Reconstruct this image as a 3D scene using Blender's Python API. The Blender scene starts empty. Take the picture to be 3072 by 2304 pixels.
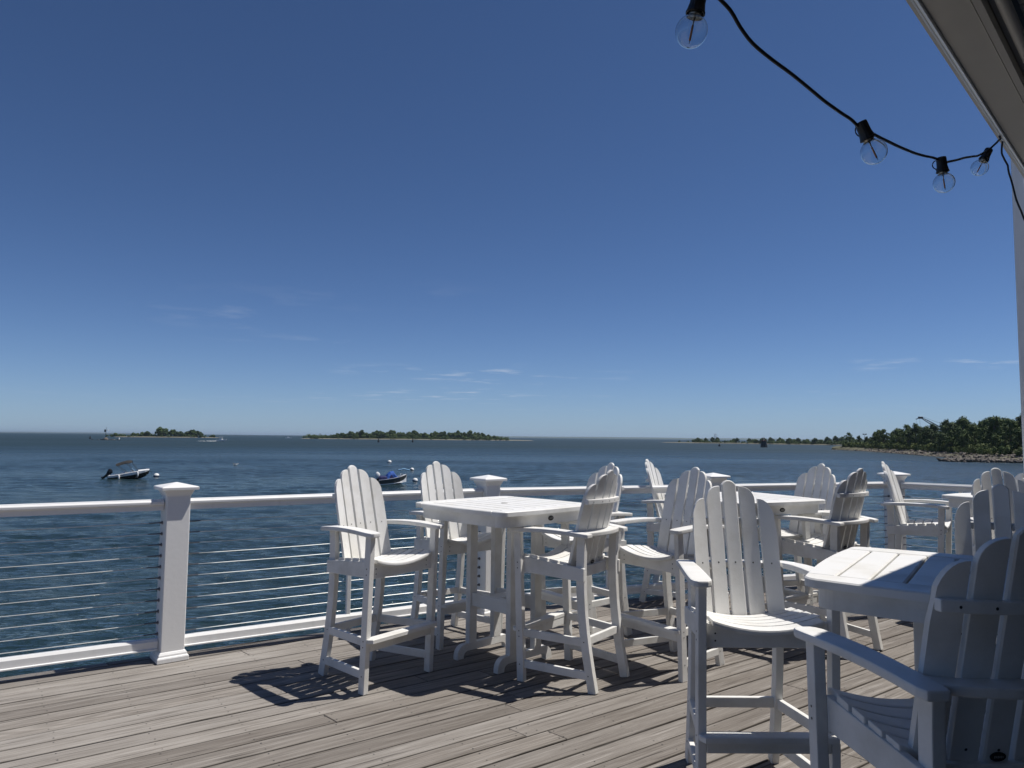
import bpy, bmesh, math, random
import numpy as np
from mathutils import Vector, Matrix

random.seed(7)
rng = np.random.default_rng(7)
SC = bpy.context.scene
COL = SC.collection
rad = math.radians

# ------------------------------------------------------------------ camera
cam_d = bpy.data.cameras.new('camera')
cam = bpy.data.objects.new('camera', cam_d)
COL.objects.link(cam)
SC.camera = cam
cam_d.sensor_fit = 'HORIZONTAL'
cam_d.sensor_width = 36.0
cam_d.lens = 36.0 * 2179.3 / 3072.0
cam_d.clip_start = 0.05
cam_d.clip_end = 80000.0
_p, _r = rad(4.193), rad(0.571)
_fwd = Vector((0, math.cos(_p), math.sin(_p)))
_up = Vector((0, -math.sin(_p), math.cos(_p)))
_rt = Vector((1, 0, 0))
_rt2 = _rt * math.cos(_r) + _up * math.sin(_r)
_up2 = _up * math.cos(_r) - _rt * math.sin(_r)
CAM_Z = 1.53
_m = Matrix((( _rt2.x, _up2.x, -_fwd.x, 0.0), (_rt2.y, _up2.y, -_fwd.y, 0.0), (_rt2.z, _up2.z, -_fwd.z, CAM_Z), (0, 0, 0, 1)))
cam.matrix_world = _m

# ------------------------------------------------------------------ light
SUN = Vector((0.48, 0.13, 1.0)).normalized()
SUN_EL = math.asin(SUN.z)
SUN_AZ = math.atan2(SUN.x, SUN.y)

world = bpy.data.worlds.new('World')
SC.world = world
world.use_nodes = True
wn, wl = world.node_tree.nodes, world.node_tree.links
bg = wn['Background']
sky = wn.new('ShaderNodeTexSky')
sky.sky_type = 'NISHITA'
sky.sun_disc = False
sky.sun_elevation = SUN_EL
sky.sun_rotation = SUN_AZ
sky.air_density = 0.6
sky.dust_density = 0.0
sky.ozone_density = 7.0
sky.altitude = 0.0
SKY_STRENGTH = 0.075
bg.inputs['Strength'].default_value = SKY_STRENGTH
# thin streaky clouds low over the horizon, all the way round
tc = wn.new('ShaderNodeTexCoord')
sep = wn.new('ShaderNodeSeparateXYZ')
wl.new(tc.outputs['Generated'], sep.inputs[0])
def wmath(op, a, b=None):
    n = wn.new('ShaderNodeMath'); n.operation = op
    for i, v in enumerate((a, b)):
        if v is None: continue
        if isinstance(v, (int, float)): n.inputs[i].default_value = v
        else: wl.new(v, n.inputs[i])
    return n.outputs[0]
zc = wmath('MAXIMUM', sep.outputs['Z'], 0.012)
px = wmath('DIVIDE', sep.outputs['X'], zc)
py = wmath('DIVIDE', sep.outputs['Y'], zc)
comb = wn.new('ShaderNodeCombineXYZ')
CLOUD_OFF = 23.0
wl.new(wmath('ADD', px, CLOUD_OFF), comb.inputs[0]); wl.new(wmath('ADD', py, CLOUD_OFF * 0.37), comb.inputs[1])
cn = wn.new('ShaderNodeTexNoise'); cn.inputs['Scale'].default_value = 1.1
cn.inputs['Detail'].default_value = 7; cn.inputs['Roughness'].default_value = 0.62
wl.new(comb.outputs[0], cn.inputs['Vector'])
cn2 = wn.new('ShaderNodeTexNoise'); cn2.inputs['Scale'].default_value = 0.16
cn2.inputs['Detail'].default_value = 2
wl.new(comb.outputs[0], cn2.inputs['Vector'])
cmr = wn.new('ShaderNodeMapRange'); cmr.inputs[1].default_value = 0.53; cmr.inputs[2].default_value = 0.76
wl.new(cn.outputs['Fac'], cmr.inputs[0])
cmr2 = wn.new('ShaderNodeMapRange'); cmr2.inputs[1].default_value = 0.53; cmr2.inputs[2].default_value = 0.66
wl.new(cn2.outputs['Fac'], cmr2.inputs[0])
cover = wmath('MULTIPLY', cmr.outputs[0], cmr2.outputs[0])
b1 = wn.new('ShaderNodeMapRange'); b1.inputs[1].default_value = 0.03; b1.inputs[2].default_value = 0.06
wl.new(sep.outputs['Z'], b1.inputs[0])
b2 = wn.new('ShaderNodeMapRange'); b2.inputs[1].default_value = 0.09; b2.inputs[2].default_value = 0.22
b2.inputs[3].default_value = 1.0; b2.inputs[4].default_value = 0.0
wl.new(sep.outputs['Z'], b2.inputs[0])
cover = wmath('MULTIPLY', wmath('MULTIPLY', cover, b1.outputs[0]), b2.outputs[0])
cover = wmath('MULTIPLY', cover, 0.6)
cmix = wn.new('ShaderNodeMixRGB')
cmix.inputs[2].default_value = (9.0, 9.6, 10.5, 1)
wl.new(cover, cmix.inputs[0])
# the air itself: a slightly deeper blue, and pale sea haze close to the horizon
tint = wn.new('ShaderNodeMixRGB'); tint.blend_type = 'MULTIPLY'; tint.inputs[0].default_value = 1.0
tint.inputs[2].default_value = (0.93, 1.0, 1.10, 1)
wl.new(sky.outputs[0], tint.inputs[1])
hz = wmath('MULTIPLY', wmath('POWER', 2.718, wmath('MULTIPLY', wmath('ABSOLUTE', sep.outputs['Z']), -1.0 / 0.055)), 0.85)
hmix = wn.new('ShaderNodeMixRGB')
hmix.inputs[2].default_value = (3.65, 5.05, 6.75, 1)
wl.new(hz, hmix.inputs[0]); wl.new(tint.outputs[0], hmix.inputs[1])
wl.new(hmix.outputs[0], cmix.inputs[1])
wl.new(cmix.outputs[0], bg.inputs['Color'])

sun_d = bpy.data.lights.new('sun', 'SUN')
sun_d.energy = 5.0
sun_d.angle = rad(0.53)
sun_d.color = (1.0, 0.955, 0.89)
sun = bpy.data.objects.new('sun', sun_d)
COL.objects.link(sun)
sun.rotation_mode = 'QUATERNION'
sun.rotation_quaternion = SUN.to_track_quat('Z', 'Y')
sun.location = (3, 1, 8)

vs = SC.view_settings
vs.view_transform = 'Standard'
vs.look = 'None'
vs.gamma = 1.0
vs.exposure = 0.0
vs.use_curve_mapping = False
try:
    SC.cycles.max_bounces = 8
    SC.cycles.transparent_max_bounces = 12
    SC.cycles.sample_clamp_indirect = 6.0
    SC.cycles.use_adaptive_sampling = True
except Exception:
    pass

# ------------------------------------------------------------------ materials
class NT:
    """small helper around a material's node tree"""
    def __init__(self, name):
        self.mat = bpy.data.materials.new(name)
        self.mat.use_nodes = True
        self.t = self.mat.node_tree
        self.n = self.t.nodes
        self.l = self.t.links
        self.p = self.n['Principled BSDF']
    def node(self, typ, **kw):
        n = self.n.new(typ)
        for k, v in kw.items():
            setattr(n, k, v)
        return n
    def put(self, sock, v):
        if isinstance(v, (int, float)):
            sock.default_value = v
        elif isinstance(v, (tuple, list)):
            sock.default_value = tuple(v) + ((1,) if len(v) == 3 and sock.type == 'RGBA' else ())
        else:
            self.l.new(v, sock)
    def math(self, op, a, b=None):
        n = self.n.new('ShaderNodeMath'); n.operation = op
        self.put(n.inputs[0], a)
        if b is not None: self.put(n.inputs[1], b)
        return n.outputs[0]
    def noise(self, vec, scale, detail=4, rough=0.55, dist=0.0):
        n = self.n.new('ShaderNodeTexNoise')
        n.inputs['Scale'].default_value = scale
        n.inputs['Detail'].default_value = detail
        n.inputs['Roughness'].default_value = rough
        n.inputs['Distortion'].default_value = dist
        if vec is not None: self.l.new(vec, n.inputs['Vector'])
        return n.outputs['Fac']
    def rng(self, v, a, b, c=0.0, d=1.0):
        n = self.n.new('ShaderNodeMapRange')
        self.l.new(v, n.inputs[0])
        n.inputs[1].default_value = a; n.inputs[2].default_value = b
        n.inputs[3].default_value = c; n.inputs[4].default_value = d
        return n.outputs[0]
    def mix(self, fac, a, b):
        n = self.n.new('ShaderNodeMixRGB')
        self.put(n.inputs[0], fac); self.put(n.inputs[1], a); self.put(n.inputs[2], b)
        return n.outputs[0]
    def mapping(self, vec, scale=(1, 1, 1), loc=(0, 0, 0)):
        n = self.n.new('ShaderNodeMapping')
        n.inputs['Scale'].default_value = scale
        n.inputs['Location'].default_value = loc
        self.l.new(vec, n.inputs['Vector'])
        return n.outputs[0]
    def obj(self):
        return self.n.new('ShaderNodeTexCoord').outputs['Object']
    def pos(self):
        return self.n.new('ShaderNodeNewGeometry').outputs['Position']
    def rand(self):
        return self.n.new('ShaderNodeObjectInfo').outputs['Random']
    def bump(self, h, strength=0.3, dist=0.01, prev=None):
        n = self.n.new('ShaderNodeBump')
        n.inputs['Strength'].default_value = strength
        n.inputs['Distance'].default_value = dist
        self.l.new(h, n.inputs['Height'])
        if prev is not None: self.l.new(prev, n.inputs['Normal'])
        return n.outputs['Normal']
    def set(self, **kw):
        for k, v in kw.items():
            self.put(self.p.inputs[k.replace('_', ' ')], v)

def plain(name, col, rough=0.5, metal=0.0, var=0.06, nscale=12.0):
    m = NT(name)
    o = m.obj()
    f = m.noise(o, nscale, 5)
    lo = tuple(c * (1 - var) for c in col); hi = tuple(min(1, c * (1 + var)) for c in col)
    m.set(Base_Color=m.mix(f, lo, hi), Roughness=rough, Metallic=metal)
    return m.mat

def mat_lumber():
    # white recycled-plastic lumber: faint streaks, fine pebbled skin, a little grime
    m = NT('white_lumber')
    o = m.obj()
    rnd = m.rand()
    off = m.n.new('ShaderNodeVectorMath'); off.operation = 'ADD'
    cmb = m.n.new('ShaderNodeCombineXYZ')
    m.l.new(m.math('MULTIPLY', rnd, 37.0), cmb.inputs[0])
    m.l.new(o, off.inputs[0]); m.l.new(cmb.outputs[0], off.inputs[1])
    v = off.outputs[0]
    big = m.noise(v, 5.0, 5, 0.6)
    fine = m.noise(v, 260.0, 3, 0.6)
    mid = m.noise(v, 60.0, 4, 0.6)
    dirt = m.rng(big, 0.46, 0.72)
    col = m.mix(dirt, (0.765, 0.76, 0.738), (0.63, 0.615, 0.57))
    col = m.mix(m.rng(mid, 0.6, 0.8, 0, 0.35), col, (0.66, 0.64, 0.60))
    nb = m.bump(fine, 0.35, 0.0012)
    nb = m.bump(mid, 0.25, 0.002, nb)
    m.set(Base_Color=col, Roughness=m.rng(big, 0.3, 0.7, 0.42, 0.58), Normal=nb)
    return m.mat

def mat_vinyl():
    m = NT('white_vinyl')
    p = m.pos()
    big = m.noise(p, 2.2, 5, 0.6)
    streak = m.noise(m.mapping(p, (9, 9, 1.2)), 1.6, 5, 0.65)
    col = m.mix(m.rng(streak, 0.55, 0.8, 0, 0.5), (0.775, 0.775, 0.77), (0.61, 0.60, 0.575))
    nb = m.bump(m.noise(p, 30.0, 3), 0.06, 0.01)
    m.set(Base_Color=col, Roughness=m.rng(big, 0.3, 0.7, 0.34, 0.48), Normal=nb)
    return m.mat

def mat_wood(name, tint=(1, 1, 1)):
    # weathered grey decking; board runs along local x, grain drawn as contours of a stretched noise
    m = NT(name)
    o = m.obj()
    rnd = m.rand()
    cmb = m.n.new('ShaderNodeCombineXYZ')
    m.l.new(m.math('MULTIPLY', rnd, 91.0), cmb.inputs[0])
    m.l.new(m.math('MULTIPLY', rnd, 53.0), cmb.inputs[1])
    add = m.n.new('ShaderNodeVectorMath'); add.operation = 'ADD'
    m.l.new(o, add.inputs[0]); m.l.new(cmb.outputs[0], add.inputs[1])
    v = add.outputs[0]
    cath = m.noise(m.mapping(v, (0.30, 8.5, 1.0)), 1.0, 2, 0.4, 0.12)
    rings = m.math('ABSOLUTE', m.math('SINE', m.math('MULTIPLY', cath, 75.0)))
    rings = m.rng(rings, 0.15, 0.95)
    fib = m.noise(m.mapping(v, (1.6, 130.0, 4.0)), 1.0, 5, 0.7)
    fib2 = m.noise(m.mapping(v, (4.0, 330.0, 4.0)), 1.0, 3, 0.7)
    crack = m.noise(m.mapping(v, (1.1, 46.0, 1.0), (3, 1, 0)), 1.0, 3, 0.6)
    blot = m.noise(m.mapping(v, (0.9, 3.0, 1.0)), 1.0, 4, 0.6)
    b1_ = m.math('FRACT', m.math('MULTIPLY', rnd, 7.31))
    b2_ = m.math('FRACT', m.math('MULTIPLY', rnd, 13.7))
    light = tuple(c * t for c, t in zip((0.450, 0.425, 0.395), tint))
    mid_ = tuple(c * t for c, t in zip((0.315, 0.291, 0.265), tint))
    dark = tuple(c * t for c, t in zip((0.098, 0.084, 0.072), tint))
    warm = tuple(c * t for c, t in zip((0.290, 0.255, 0.217), tint))
    brown = tuple(c * t for c, t in zip((0.160, 0.140, 0.122), tint))
    base = m.mix(m.rng(blot, 0.3, 0.7), mid_, light)
    base = m.mix(m.math('MULTIPLY', b1_, 0.70), base, m.mix(b2_, warm, mid_))
    # boards out by the open edge are bleached more than those near the porch
    wp = m.n.new('ShaderNodeSeparateXYZ'); m.l.new(m.pos(), wp.inputs[0])
    shelter = m.rng(m.math('ADD', wp.outputs[0], m.math('MULTIPLY', wp.outputs[1], -0.35)), -3.8, -0.2)
    base = m.mix(m.math('MULTIPLY', shelter, m.rng(b2_, 0, 1, 0.50, 0.88)), base, brown)
    streak = m.noise(m.mapping(v, (1.7, 32.0, 1.0), (1, 8, 0)), 1.0, 4, 0.68)
    base = m.mix(m.rng(streak, 0.52, 0.66, 0, 0.58), base, dark)
    base = m.mix(m.rng(streak, 0.46, 0.35, 0, 0.48), base, light)
    b3_ = m.math('FRACT', m.math('MULTIPLY', rnd, 29.3))
    base = m.mix(m.math('MULTIPLY', m.math('POWER', b3_, 2.0), 0.48), base, dark)
    # growth rings show more on some boards than on others
    amt = m.math('MULTIPLY', m.rng(b1_, 0.2, 0.9, 0.18, 0.62), m.rng(blot, 0.3, 0.65, 1.0, 0.35))
    base = m.mix(m.math('MULTIPLY', rings, amt), base, dark)
    base = m.mix(m.rng(fib, 0.50, 0.72, 0, 0.72), base, dark)
    base = m.mix(m.rng(crack, 0.61, 0.67, 0, 0.7), base, (0.03, 0.025, 0.022))
    base = m.mix(m.rng(fib2, 0.55, 0.8, 0, 0.5), base, light)
    h = m.math('ADD', m.math('MULTIPLY', rings, -0.4), m.math('MULTIPLY', fib, -1.6))
    nb = m.bump(h, 0.55, 0.003)
    m.set(Base_Color=base, Roughness=0.82, Normal=nb)
    m.p.inputs['Specular IOR Level'].default_value = 0.25
    return m.mat

def mat_water():
    m = NT('sea_water')
    p = m.pos()
    # ripples at several sizes, crests lying across the view, turned a little to the wind
    rot = m.n.new('ShaderNodeMapping')
    rot.inputs['Rotation'].default_value = (0, 0, rad(-12))
    m.l.new(p, rot.inputs['Vector'])
    v = rot.outputs[0]
    rn = m.n.new('ShaderNodeTexNoise'); rn.noise_type = 'RIDGED_MULTIFRACTAL'
    rn.inputs['Scale'].default_value = 1.35; rn.inputs['Detail'].default_value = 4; rn.inputs['Roughness'].default_value = 0.55
    rn.inputs['Offset'].default_value = 0.9; rn.inputs['Gain'].default_value = 1.6
    m.l.new(m.mapping(v, (0.85, 1.55, 1)), rn.inputs['Vector'])
    r1 = rn.outputs['Fac']
    r2 = m.noise(m.mapping(v, (1.0, 1.9, 1), (3, 9, 0)), 4.5, 4, 0.6, 0.3)
    r3 = m.noise(m.mapping(v, (0.7, 1.9, 1), (5, 2, 0)), 0.40, 4, 0.6)
    nb = m.bump(r3, 0.35, 0.8)
    nb = m.bump(r1, 0.80, 0.075, nb)
    nb = m.bump(r2, 0.8, 0.11, nb)
    patch = m.noise(m.mapping(p, (0.006, 0.02, 1)), 1.0, 4, 0.6)
    col = m.mix(m.rng(patch, 0.35, 0.65), (0.014, 0.031, 0.034), (0.018, 0.036, 0.043))
    # waves too small to be modelled far out act as roughness
    ln = m.n.new('ShaderNodeVectorMath'); ln.operation = 'LENGTH'
    m.l.new(p, ln.inputs[0])
    rough = m.rng(ln.outputs['Value'], 25, 450, 0.06, 0.48)
    rough = m.math('ADD', rough, m.rng(patch, 0.35, 0.7, -0.06, 0.06))
    m.set(Base_Color=col, Roughness=rough, Normal=nb)
    m.p.inputs['IOR'].default_value = 1.333
    return m.mat

def mat_leaf(name, a, b, c):
    m = NT(name)
    o = m.obj()
    rnd = m.rand()
    f = m.noise(o, 0.55, 4, 0.6)
    col = m.mix(m.rng(f, 0.35, 0.65), a, b)
    col = m.mix(m.math('MULTIPLY', rnd, 0.55), col, c)
    m.set(Base_Color=col, Roughness=0.7)
    m.p.inputs['Specular IOR Level'].default_value = 0.2
    return m.mat

def mat_rock(name, a, b):
    m = NT(name)
    p = m.pos()
    f = m.noise(p, 0.9, 6, 0.65)
    f2 = m.noise(p, 4.5, 5, 0.6)
    col = m.mix(m.rng(f, 0.35, 0.65), a, b)
    col = m.mix(m.rng(f2, 0.5, 0.75, 0, 0.6), col, (0.07, 0.06, 0.05))
    m.set(Base_Color=col, Roughness=0.9, Normal=m.bump(f2, 0.5, 0.15))
    return m.mat

def mat_glass():
    m = NT('bulb_glass')
    g = m.n.new('ShaderNodeBsdfGlass')
    g.inputs['IOR'].default_value = 1.45
    g.inputs['Roughness'].default_value = 0.0
    g.inputs['Color'].default_value = (0.97, 0.98, 0.98, 1)
    m.l.new(g.outputs[0], m.n['Material Output'].inputs['Surface'])
    return m.mat

M = {}
M['lumber'] = mat_lumber()
M['vinyl'] = mat_vinyl()
M['wood'] = mat_wood('deck_wood')
M['rim'] = mat_wood('rim_wood', (0.85, 0.85, 0.85))
M['water'] = mat_water()
M['steel'] = plain('stainless_cable', (0.74, 0.74, 0.72), 0.40, 0.7)
M['fitting'] = plain('dark_steel_fitting', (0.16, 0.16, 0.17), 0.4, 0.9)
M['screw'] = plain('dark_screw', (0.05, 0.05, 0.05), 0.5, 0.4)
M['badge'] = plain('black_badge', (0.018, 0.017, 0.016), 0.35)
M['badge_mark'] = plain('badge_silver_print', (0.35, 0.34, 0.32), 0.4)
M['alu'] = plain('painted_gutter', (0.50, 0.49, 0.46), 0.45)
M['soffit'] = plain('soffit_vinyl', (0.42, 0.41, 0.39), 0.6)
M['dark_siding'] = plain('dark_grey_siding', (0.07, 0.075, 0.08), 0.7)
M['shingle'] = plain('roof_shingle', (0.16, 0.155, 0.15), 0.9)
M['black_plastic'] = plain('black_rubber', (0.012, 0.012, 0.013), 0.45)
M['wire'] = plain('black_wire', (0.016, 0.016, 0.02), 0.5)
M['glass'] = mat_glass()
M['filament'] = plain('orange_filament', (0.80, 0.36, 0.16), 0.5)
M['brass'] = plain('bulb_base_metal', (0.45, 0.42, 0.36), 0.35, 0.9)
M['bark'] = plain('tree_bark', (0.10, 0.08, 0.06), 0.9, 0, 0.3, 3)
M['leaf'] = mat_leaf('leaf_mid', (0.065, 0.105, 0.026), (0.105, 0.145, 0.042), (0.055, 0.095, 0.028))
M['leaf_dark'] = mat_leaf('leaf_dark', (0.040, 0.072, 0.022), (0.070, 0.105, 0.032), (0.038, 0.066, 0.024))
M['leaf_light'] = mat_leaf('leaf_light', (0.10, 0.135, 0.034), (0.135, 0.165, 0.045), (0.085, 0.115, 0.035))
M['rock'] = mat_rock('shore_rock', (0.10, 0.085, 0.072), (0.19, 0.165, 0.142))
M['soil'] = mat_rock('shore_soil', (0.085, 0.085, 0.045), (0.12, 0.115, 0.065))
M['sand'] = mat_rock('shore_sand', (0.22, 0.20, 0.16), (0.32, 0.29, 0.24))
M['far_land'] = plain('far_woodland', (0.045, 0.065, 0.04), 0.95, 0, 0.3, 0.01)
M['gel_white'] = plain('white_gelcoat', (0.80, 0.80, 0.79), 0.22)
M['gel_black'] = plain('black_gelcoat', (0.012, 0.012, 0.013), 0.2)
M['gel_grey'] = plain('dark_grey_gelcoat', (0.055, 0.060, 0.058), 0.3)
M['canvas_black'] = plain('black_canvas', (0.022, 0.020, 0.020), 0.85)
M['canvas_blue'] = plain('blue_canvas', (0.016, 0.085, 0.36), 0.75)
M['canvas_navy'] = plain('navy_canvas', (0.012, 0.016, 0.085), 0.8)
M['buoy_blue'] = plain('dark_blue_band', (0.02, 0.04, 0.10), 0.5)
M['rope_blue'] = plain('pale_blue_float', (0.32, 0.55, 0.78), 0.5)
M['foam'] = plain('white_foam', (0.80, 0.82, 0.83), 0.7)
M['steel_dark'] = plain('dark_marker_steel', (0.03, 0.033, 0.036), 0.6)
M['crane'] = plain('crane_steel', (0.05, 0.052, 0.055), 0.6)
M['red_paint'] = plain('faded_red_paint', (0.30, 0.06, 0.05), 0.6)
M['white_paint'] = plain('white_paint', (0.78, 0.78, 0.76), 0.5)
M['window'] = plain('dark_window', (0.02, 0.03, 0.04), 0.1)

# ------------------------------------------------------------------ mesh helpers
def link(o, parent=None):
    COL.objects.link(o)
    if parent is not None:
        o.parent = parent
    return o

def mesh_of(name, verts, faces, mat, bevel=0.0, seg=1, smooth=False, angle=30):
    me = bpy.data.meshes.new(name)
    me.from_pydata([tuple(v) for v in verts], [], faces)
    if bevel > 0 or True:
        bm = bmesh.new(); bm.from_mesh(me)
        bmesh.ops.recalc_face_normals(bm, faces=bm.faces)
        if bevel > 0:
            es = [e for e in bm.edges if len(e.link_faces) == 2 and e.calc_face_angle(0) > rad(angle)]
            if es:
                bmesh.ops.bevel(bm, geom=es, offset=bevel, segments=seg, profile=0.6, affect='EDGES', clamp_overlap=True)
        bm.to_mesh(me); bm.free()
    if smooth:
        me.polygons.foreach_set('use_smooth', [True] * len(me.polygons))
    mats = mat if isinstance(mat, (list, tuple)) else [mat]
    for mm in mats:
        me.materials.append(mm)
    me.update()
    return me

def part(name, me, parent=None, loc=(0, 0, 0), kind=None):
    o = bpy.data.objects.new(name, me)
    o.location = loc
    link(o, parent)
    if kind: o['kind'] = kind
    return o

def tag(o, label, cat, group=None, kind=None):
    o['label'] = label
    o['category'] = cat
    if group: o['group'] = group
    if kind: o['kind'] = kind
    return o

def thing(name, label, cat, loc=(0, 0, 0), rz=0.0, group=None):
    o = bpy.data.objects.new(name, None)
    o.empty_display_size = 0.1
    o.location = loc
    o.rotation_euler = (0, 0, rz)
    link(o)
    return tag(o, label, cat, group)

def copy_tree(o, parent=None):
    c = o.copy()
    COL.objects.link(c)
    c.parent = parent
    for ch in list(o.children):
        copy_tree(ch, c)
    return c

class MB:
    """collects vertices and faces"""
    def __init__(self):
        self.v = []; self.f = []
    def add(self, vs, fs):
        b = len(self.v)
        self.v += [tuple(x) for x in vs]
        self.f += [tuple(i + b for i in f) for f in fs]
        return self
    def box(self, x0, x1, y0, y1, z0, z1):
        vs = [(x0, y0, z0), (x1, y0, z0), (x1, y1, z0), (x0, y1, z0), (x0, y0, z1), (x1, y0, z1), (x1, y1, z1), (x0, y1, z1)]
        return self.add(vs, [(0, 3, 2, 1), (4, 5, 6, 7), (0, 1, 5, 4), (1, 2, 6, 5), (2, 3, 7, 6), (3, 0, 4, 7)])
    def sweep(self, pts, w, h, up=(0, 0, 1)):
        """rectangular bar through pts; w across, h along up; w/h may be lists"""
        n = len(pts); P = [Vector(p) for p in pts]
        up = Vector(up)
        rows = []
        for i in range(n):
            t = (P[min(i + 1, n - 1)] - P[max(i - 1, 0)]).normalized()
            s = t.cross(up).normalized()
            u = s.cross(t).normalized()
            ww = (w[i] if isinstance(w, (list, tuple)) else w) / 2
            hh = (h[i] if isinstance(h, (list, tuple)) else h) / 2
            rows.append([P[i] - s * ww - u * hh, P[i] + s * ww - u * hh, P[i] + s * ww + u * hh, P[i] - s * ww + u * hh])
        vs = [q for r in rows for q in r]
        fs = [(3, 2, 1, 0), tuple(4 * (n - 1) + k for k in range(4))]
        for i in range(n - 1):
            for k in range(4):
                fs.append((4 * i + k, 4 * i + (k + 1) % 4, 4 * i + 4 + (k + 1) % 4, 4 * i + 4 + k))
        return self.add(vs, fs)
    def tube(self, pts, r, n=8, cap=True):
        P = [Vector(p) for p in pts]
        m = len(P); vs = []; fs = []
        for i in range(m):
            t = (P[min(i + 1, m - 1)] - P[max(i - 1, 0)]).normalized()
            a = Vector((0, 0, 1)) if abs(t.z) < 0.9 else Vector((1, 0, 0))
            s = t.cross(a).normalized(); u = s.cross(t)
            rr = r[i] if isinstance(r, (list, tuple)) else r
            for k in range(n):
                q = 2 * math.pi * k / n
                vs.append(P[i] + (s * math.cos(q) + u * math.sin(q)) * rr)
        for i in range(m - 1):
            for k in range(n):
                fs.append((i * n + k, i * n + (k + 1) % n, (i + 1) * n + (k + 1) % n, (i + 1) * n + k))
        if cap:
            fs.append(tuple(range(n - 1, -1, -1)))
            fs.append(tuple((m - 1) * n + k for k in range(n)))
        return self.add(vs, fs)
    def lathe(self, prof, n=16, org=(0, 0, 0)):
        vs = []; fs = []
        for (r, z) in prof:
            for k in range(n):
                q = 2 * math.pi * k / n
                vs.append((org[0] + r * math.cos(q), org[1] + r * math.sin(q), org[2] + z))
        for i in range(len(prof) - 1):
            for k in range(n):
                fs.append((i * n + k, i * n + (k + 1) % n, (i + 1) * n + (k + 1) % n, (i + 1) * n + k))
        if prof[0][0] > 1e-6: fs.append(tuple(range(n - 1, -1, -1)))
        if prof[-1][0] > 1e-6: fs.append(tuple((len(prof) - 1) * n + k for k in range(n)))
        return self.add(vs, fs)
    def prism(self, poly, a, b, axis='y'):
        """poly of 2-D points extruded from a to b; axis y: poly in xz, axis x: poly in yz, axis z: poly in xy"""
        n = len(poly)
        def p3(q, t):
            return (q[0], t, q[1]) if axis == 'y' else ((t, q[0], q[1]) if axis == 'x' else (q[0], q[1], t))
        vs = [p3(q, a) for q in poly] + [p3(q, b) for q in poly]
        fs = [tuple(range(n - 1, -1, -1)), tuple(range(n, 2 * n))]
        for k in range(n):
            fs.append((k, (k + 1) % n, n + (k + 1) % n, n + k))
        return self.add(vs, fs)
    def mesh(self, name, mat, **kw):
        return mesh_of(name, self.v, self.f, mat, **kw)

def clip_half(poly, nx, ny, c):
    """keep the part of a convex polygon where nx*x + ny*y <= c"""
    out = []
    n = len(poly)
    for i in range(n):
        a, b = poly[i], poly[(i + 1) % n]
        da = nx * a[0] + ny * a[1] - c; db = nx * b[0] + ny * b[1] - c
        if da <= 0: out.append(a)
        if (da < 0 < db) or (db < 0 < da):
            t = da / (da - db)
            out.append((a[0] + t * (b[0] - a[0]), a[1] + t * (b[1] - a[1])))
    res = []
    for q in out:
        if not res or math.hypot(q[0] - res[-1][0], q[1] - res[-1][1]) > 1e-4: res.append(q)
    if len(res) > 1 and math.hypot(res[0][0] - res[-1][0], res[0][1] - res[-1][1]) < 1e-4: res.pop()
    return res

def inset(poly, d):
    n = len(poly); out = []
    for i in range(n):
        a, b, c = Vector(poly[i - 1]), Vector(poly[i]), Vector(poly[(i + 1) % n])
        e1 = (b - a).normalized(); e2 = (c - b).normalized()
        n1 = Vector((-e1.y, e1.x)); n2 = Vector((-e2.y, e2.x))
        k = n1 + n2
        den = max(0.35, 1 + n1.dot(n2))
        out.append(tuple(b + k * (d / den)))
    return out

def plank(poly, ztop, thick, cham):
    """ccw convex polygon as a board with chamfered upper edges"""
    n = len(poly); top = inset(poly, cham); low = inset(poly, cham * 0.8)
    vs = [(x, y, ztop) for x, y in top] + [(x, y, ztop - cham) for x, y in poly] + [(x, y, ztop - thick) for x, y in poly]
    fs = [tuple(range(n)), tuple(range(3 * n - 1, 2 * n - 1, -1))]
    for k in range(n):
        j = (k + 1) % n
        fs.append((n + k, n + j, j, k))
        fs.append((2 * n + k, 2 * n + j, n + j, n + k))
    return vs, fs

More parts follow.
